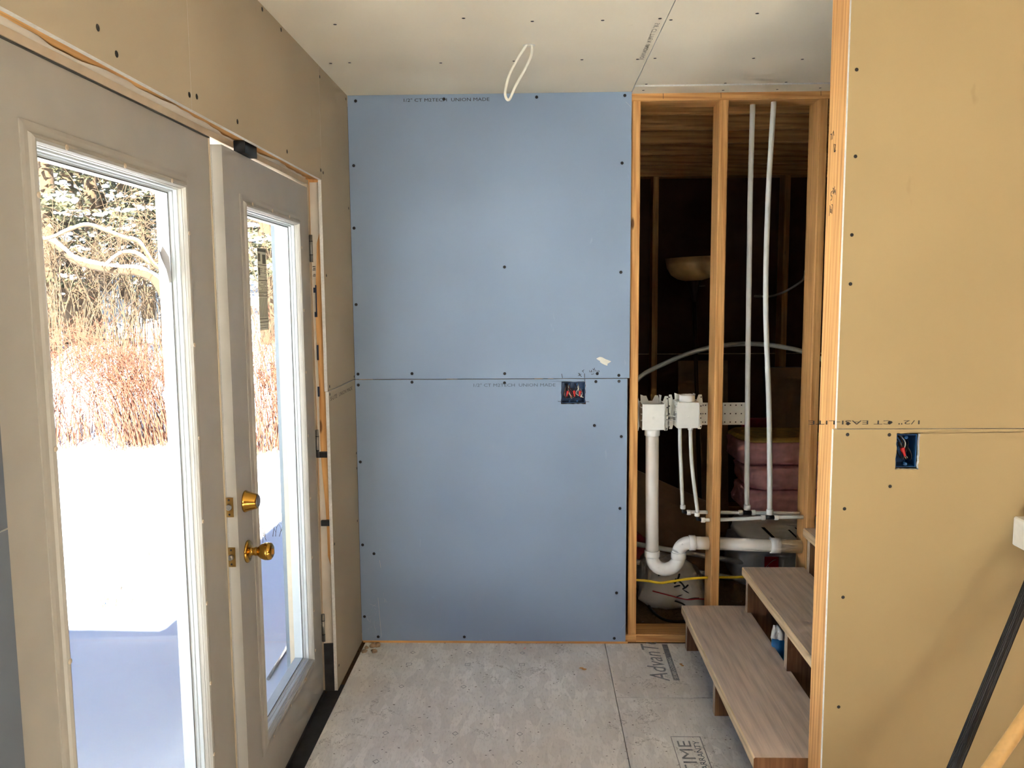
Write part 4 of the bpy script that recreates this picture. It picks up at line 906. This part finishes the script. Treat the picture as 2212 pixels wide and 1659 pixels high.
def quad_cloud(mb, c, r, n, size, rnd, squash=.5):
    for _ in range(n):
        p = Vector((rnd.gauss(0, r), rnd.gauss(0, r), rnd.gauss(0, r * squash))) + c
        a = Vector((rnd.uniform(-1, 1), rnd.uniform(-1, 1), rnd.uniform(-.5, .2))).normalized() * size * rnd.uniform(.6, 1.4); b = a.orthogonal().normalized() * size * .28
        mb.add([p - b, p + a * .5 - b * .4, p + a, p + b], [(0, 1, 2, 3)])
ICO = None
def blob(mb, c, rx, rz, rnd):
    seg = 7; rings = []
    for t in (-.8, -.2, .45, .9):
        rr = math.sqrt(max(.02, 1 - t * t)); rings.append([(c.x + rx * rr * math.cos(2 * math.pi * k / seg) * rnd.uniform(.8, 1.2), c.y + rx * rr * math.sin(2 * math.pi * k / seg) * rnd.uniform(.8, 1.2), c.z + rz * t) for k in range(seg)])
    mb.loops(rings, 0, smooth=True, caps=True)
def conifer(a, y, r, H, lean, label, seed, dens=1.0, low=.9, snowy=1.0):
    rnd = random.Random(seed); b = Vector(at(a, y)); t = thing('conifer_tree', tuple(b), label, 'tree', 'snowy trees on the hillside')
    topv = b + Vector((lean, 0, H))
    pth = [b + Vector((0, 0, -.2)) + (topv - b) * k / 8 + Vector((rnd.uniform(-.05, .05), rnd.uniform(-.05, .05), 0)) * (k > 0) for k in range(9)]
    MB().tube(pth, [r * (1 - .055 * k) for k in range(9)], 10).build('trunk', 'bark', t)
    br = MB(); fo = MB(); sn = MB()
    nb = int(34 * dens)
    for i in range(nb):
        h = low + (H - low) * (i + rnd.random()) / nb; ang_ = rnd.uniform(0, 6.28); L = rnd.uniform(.6, 1.8)
        p0 = b + (topv - b) * (h / H); d = Vector((math.cos(ang_), math.sin(ang_), 0)) * L
        pts = [p0, p0 + d * .5 + Vector((0, 0, .10)), p0 + d + Vector((0, 0, -.18 * L))]
        br.tube(pts, [.022, .015, .006], 5)
        for s_ in range(3):
            q = pts[0].lerp(pts[2], .45 + .25 * s_) + Vector((0, 0, -.02))
            quad_cloud(fo, q, .20, int(34 * dens), .16, rnd, .55)
            for _ in range(int(5 * snowy)):
                blob(sn, q + Vector((rnd.gauss(0, .14), rnd.gauss(0, .14), rnd.uniform(.02, .12))), rnd.uniform(.03, .10), rnd.uniform(.02, .05), rnd)
    br.build('branches', 'bark', t); fo.build('needle_foliage', 'needle', t); sn.build('snow_on_branches', 'snow', t)
TR = [(.592, 17.0, .17, 9, .3, 'pale leaning conifer nearest the left edge of the left door glass'),
      (.562, 20.0, .17, 10, .2, 'second conifer trunk from the left of the door glass'),
      (.536, 19.0, .16, 10, .2, 'forked tall conifer in the middle of the left door glass'),
      (.520, 22.5, .15, 10, .1, 'slim conifer right of the forked trunk'),
      (.497, 22.0, .15, 10, .3, 'slim leaning conifer before the dark hollow'),
      (.470, 20.5, .17, 10, .1, 'bushy snow-laden conifer at the right of the left door glass'),
      (.445, 19.0, .16, 10, .1, 'snow-laden conifer beside the left door stile'),
      (.325, 19.0, .17, 10, .2, 'snow-laden conifer at the left of the right door glass'),
      (.300, 21.5, .16, 10, .1, 'snow-laden conifer behind the porch post in the right glass'),
      (.640, 21.0, .18, 10, .1, 'conifer half hidden by the left edge of the door glass')]
for i, (a, y, r, H, ln, lab) in enumerate(TR): conifer(a, y, r, H, ln, lab, 100 + i, 1.0 if i > 3 else .8, 1.2, 1.0 if i < 4 else 1.7)
for i in range(16):
    a = .24 + .47 * (i + .5) / 16; y = 29 + 5 * ((i * 7) % 5) / 4
    conifer(a, y, .18, 9, .1, 'distant hilltop conifer, %s from the right of the far row' % ['first', 'second', 'third', 'fourth', 'fifth', 'sixth', 'seventh', 'eighth', 'ninth', 'tenth', 'eleventh', 'twelfth', 'thirteenth', 'fourteenth', 'fifteenth', 'sixteenth'][i], 300 + i, 1.15, .3, .7)
tk = thing('old_tree_trunk', at(.562, 18.0), 'thick dead tree trunk at the lower left of the trees', 'tree')
b = Vector(at(.562, 18.0)); MB().tube([b + Vector((.25, 0, -.3)), b + Vector((.08, 0, .6)), b + Vector((-.05, 0, 1.6)), b + Vector((-.1, 0, 2.6))], [.42, .33, .27, .16], 12).build('trunk', 'bark', tk)
def snowy_limb(name, pts, rad, label, sn_r):
    t = thing(name, pts[-1], label, 'branch'); P = smooth_path(pts, 5); n = len(P)
    MB().tube(P, [rad * (.45 + .55 * i / (n - 1)) for i in range(n)], 8).build('limb', 'bark', t)
    MB().tube([p + Vector((0, 0, rad * (.45 + .55 * i / (n - 1)) * .75 + .01)) for i, p in enumerate(P[:int(n * .86)])], [sn_r * random.uniform(.8, 1.15) for _ in P[:int(n * .86)]], 8).build('snow_layer', 'snow', t)
random.seed(5)
snowy_limb('arched_branch', [(-8.97, 15.0, 2.70), (-8.76, 15.0, 2.70), (-8.4, 15.0, 2.85), (-8.06, 15.0, 2.93), (-7.73, 15.0, 2.82), (-7.4, 15.0, 2.69), (-7.14, 15.0, 2.61), (-6.95, 15.1, 2.23), (-6.75, 15.3, 1.9), (-6.9, 15.5, .6)], .035, 'upper slim arched branch carrying a line of snow', .026)
snowy_limb('fallen_limb', [(-9.05, 15.5, 2.70), (-8.8, 15.5, 2.48), (-8.59, 15.5, 2.31), (-8.16, 15.5, 2.19), (-7.76, 15.5, 2.13), (-7.41, 15.5, 2.10), (-7.11, 15.5, 1.95), (-6.93, 15.5, 1.56), (-6.92, 15.5, 1.0), (-6.95, 15.5, .0)], .11, 'thick bowed limb laden with snow below the arched branch', .055)
snowy_limb('fallen_limb', [(-7.9, 15.2, 2.20), (-7.6, 15.2, 2.42), (-7.3, 15.2, 2.42), (-7.0, 15.2, 2.2), (-6.6, 15.3, 1.9), (-6.3, 15.4, .2)], .035, 'short curved snowy limb above the thick bowed limb', .03)
def shrub(a, y, n, h, spread, label, seed, mat='twig', r=.0062, lean=0.0, name='red_twig_shrub', grp='red shrubs at the edge of the woods', cat='shrub'):  # many thin stems of one plant
    rnd = random.Random(seed); b = Vector(at(a, y)); t = thing(name, tuple(b), label, cat, grp); mb = MB()
    for _ in range(n):
        p0 = b + Vector((rnd.gauss(0, spread * .3), rnd.gauss(0, spread * .3), -.05)); H = h * rnd.uniform(.5, 1.1)
        d = Vector((rnd.gauss(lean, .35), rnd.gauss(0, .3), 0)) * H; k = rnd.uniform(.2, .5)
        p1 = p0 + Vector((d.x * .3, d.y * .3, H * .55)); p2 = p0 + Vector((d.x * .8, d.y * .8, H * (.95 - .15 * k))); p3 = p2 + Vector((d.x * .5, d.y * .5, H * (.1 - k * .4)))
        P = smooth_path([p0, p1, p2, p3], 3); mb.tube(P, [r * (1 - .07 * i) for i in range(len(P))], 4, caps=False)
        for _ in range(3):
            q = P[rnd.randint(3, len(P) - 1)]; e = q + Vector((rnd.uniform(-.3, .3), rnd.uniform(-.3, .3), rnd.uniform(.05, .35))) * h * .5
            mb.tube([q, q.lerp(e, .5) + Vector((0, 0, .03)), e], [r * .6, r * .5, r * .35], 4, caps=False)
    mb.build('twigs', mat, t)
SH = [(.592, 12.0, 80, 1.15, .9, 'dense red twig shrub at the left of the left door glass'), (.560, 12.6, 26, .9, .8, 'sparse low red shrub second from the left'), (.520, 12.4, 60, 1.2, .9, 'upright red shrub in the middle of the left door glass'),
      (.490, 12.0, 90, 1.5, .8, 'tallest red twig shrub right of the middle'), (.465, 12.2, 80, 1.3, .8, 'tangled red shrub beside the right glass edge'), (.435, 12.5, 70, 1.3, .9, 'red shrub just hidden by the left door stile'),
      (.335, 12.0, 70, 1.5, .7, 'red shrub at the left of the right door glass'), (.312, 12.3, 70, 1.6, .7, 'red shrub against the porch post in the right glass')]
for i, (a, y, n, h, sp, lab) in enumerate(SH): shrub(a, y, n, h * 1.3, sp, lab, 500 + i, lean=(-.35 if i in (3, 4) else 0))
for i, (a, y, h) in enumerate(((.612, 16, 3.2), (.575, 16.5, 2.6), (.548, 15.8, 3.4), (.512, 16.8, 3.0), (.482, 16.2, 3.6), (.455, 16, 3.0), (.33, 16, 3.2), (.305, 16.5, 3.4))):
    shrub(a, y, 26, h * 1.15, 1.2, ['bare brown sapling at the far left of the left glass', 'low bare sapling beside the thick dead trunk', 'bare sapling in front of the forked conifer', 'bare sapling before the bright snow gap', 'tall bare sapling right of the snow gap', 'bare sapling at the right of the left glass', 'bare sapling at the left of the right glass', 'bare sapling beside the porch post in the right glass'][i], 900 + i, 'bark', .011, name='bare_sapling', grp='bare saplings before the woods', cat='sapling')
GR = [(-3.319, 6.198, 'brown dry weed tuft in the sunlit snow'), (-3.75, 6.35, 'thin dry weed at the left glass edge'), (-3.25, 6.75, 'tall dry grass stalk at the right of the snow field'), (-3.11, 5.60, 'dark dry weed at the shadow edge on the left'), (-2.93, 5.58, 'curled dry weed at the shadow edge'), (-2.476, 7.375, 'small dry weed seen through the right door')]
for i, (x, y, lab) in enumerate(GR): shrub(-x / y, y, 9, .28, .22, lab, 700 + i, 'straw', .003, name='dry_weed', grp='dry weeds in the snow', cat='weed')
for o in BASES:
    if 'base' in o: del o['base']
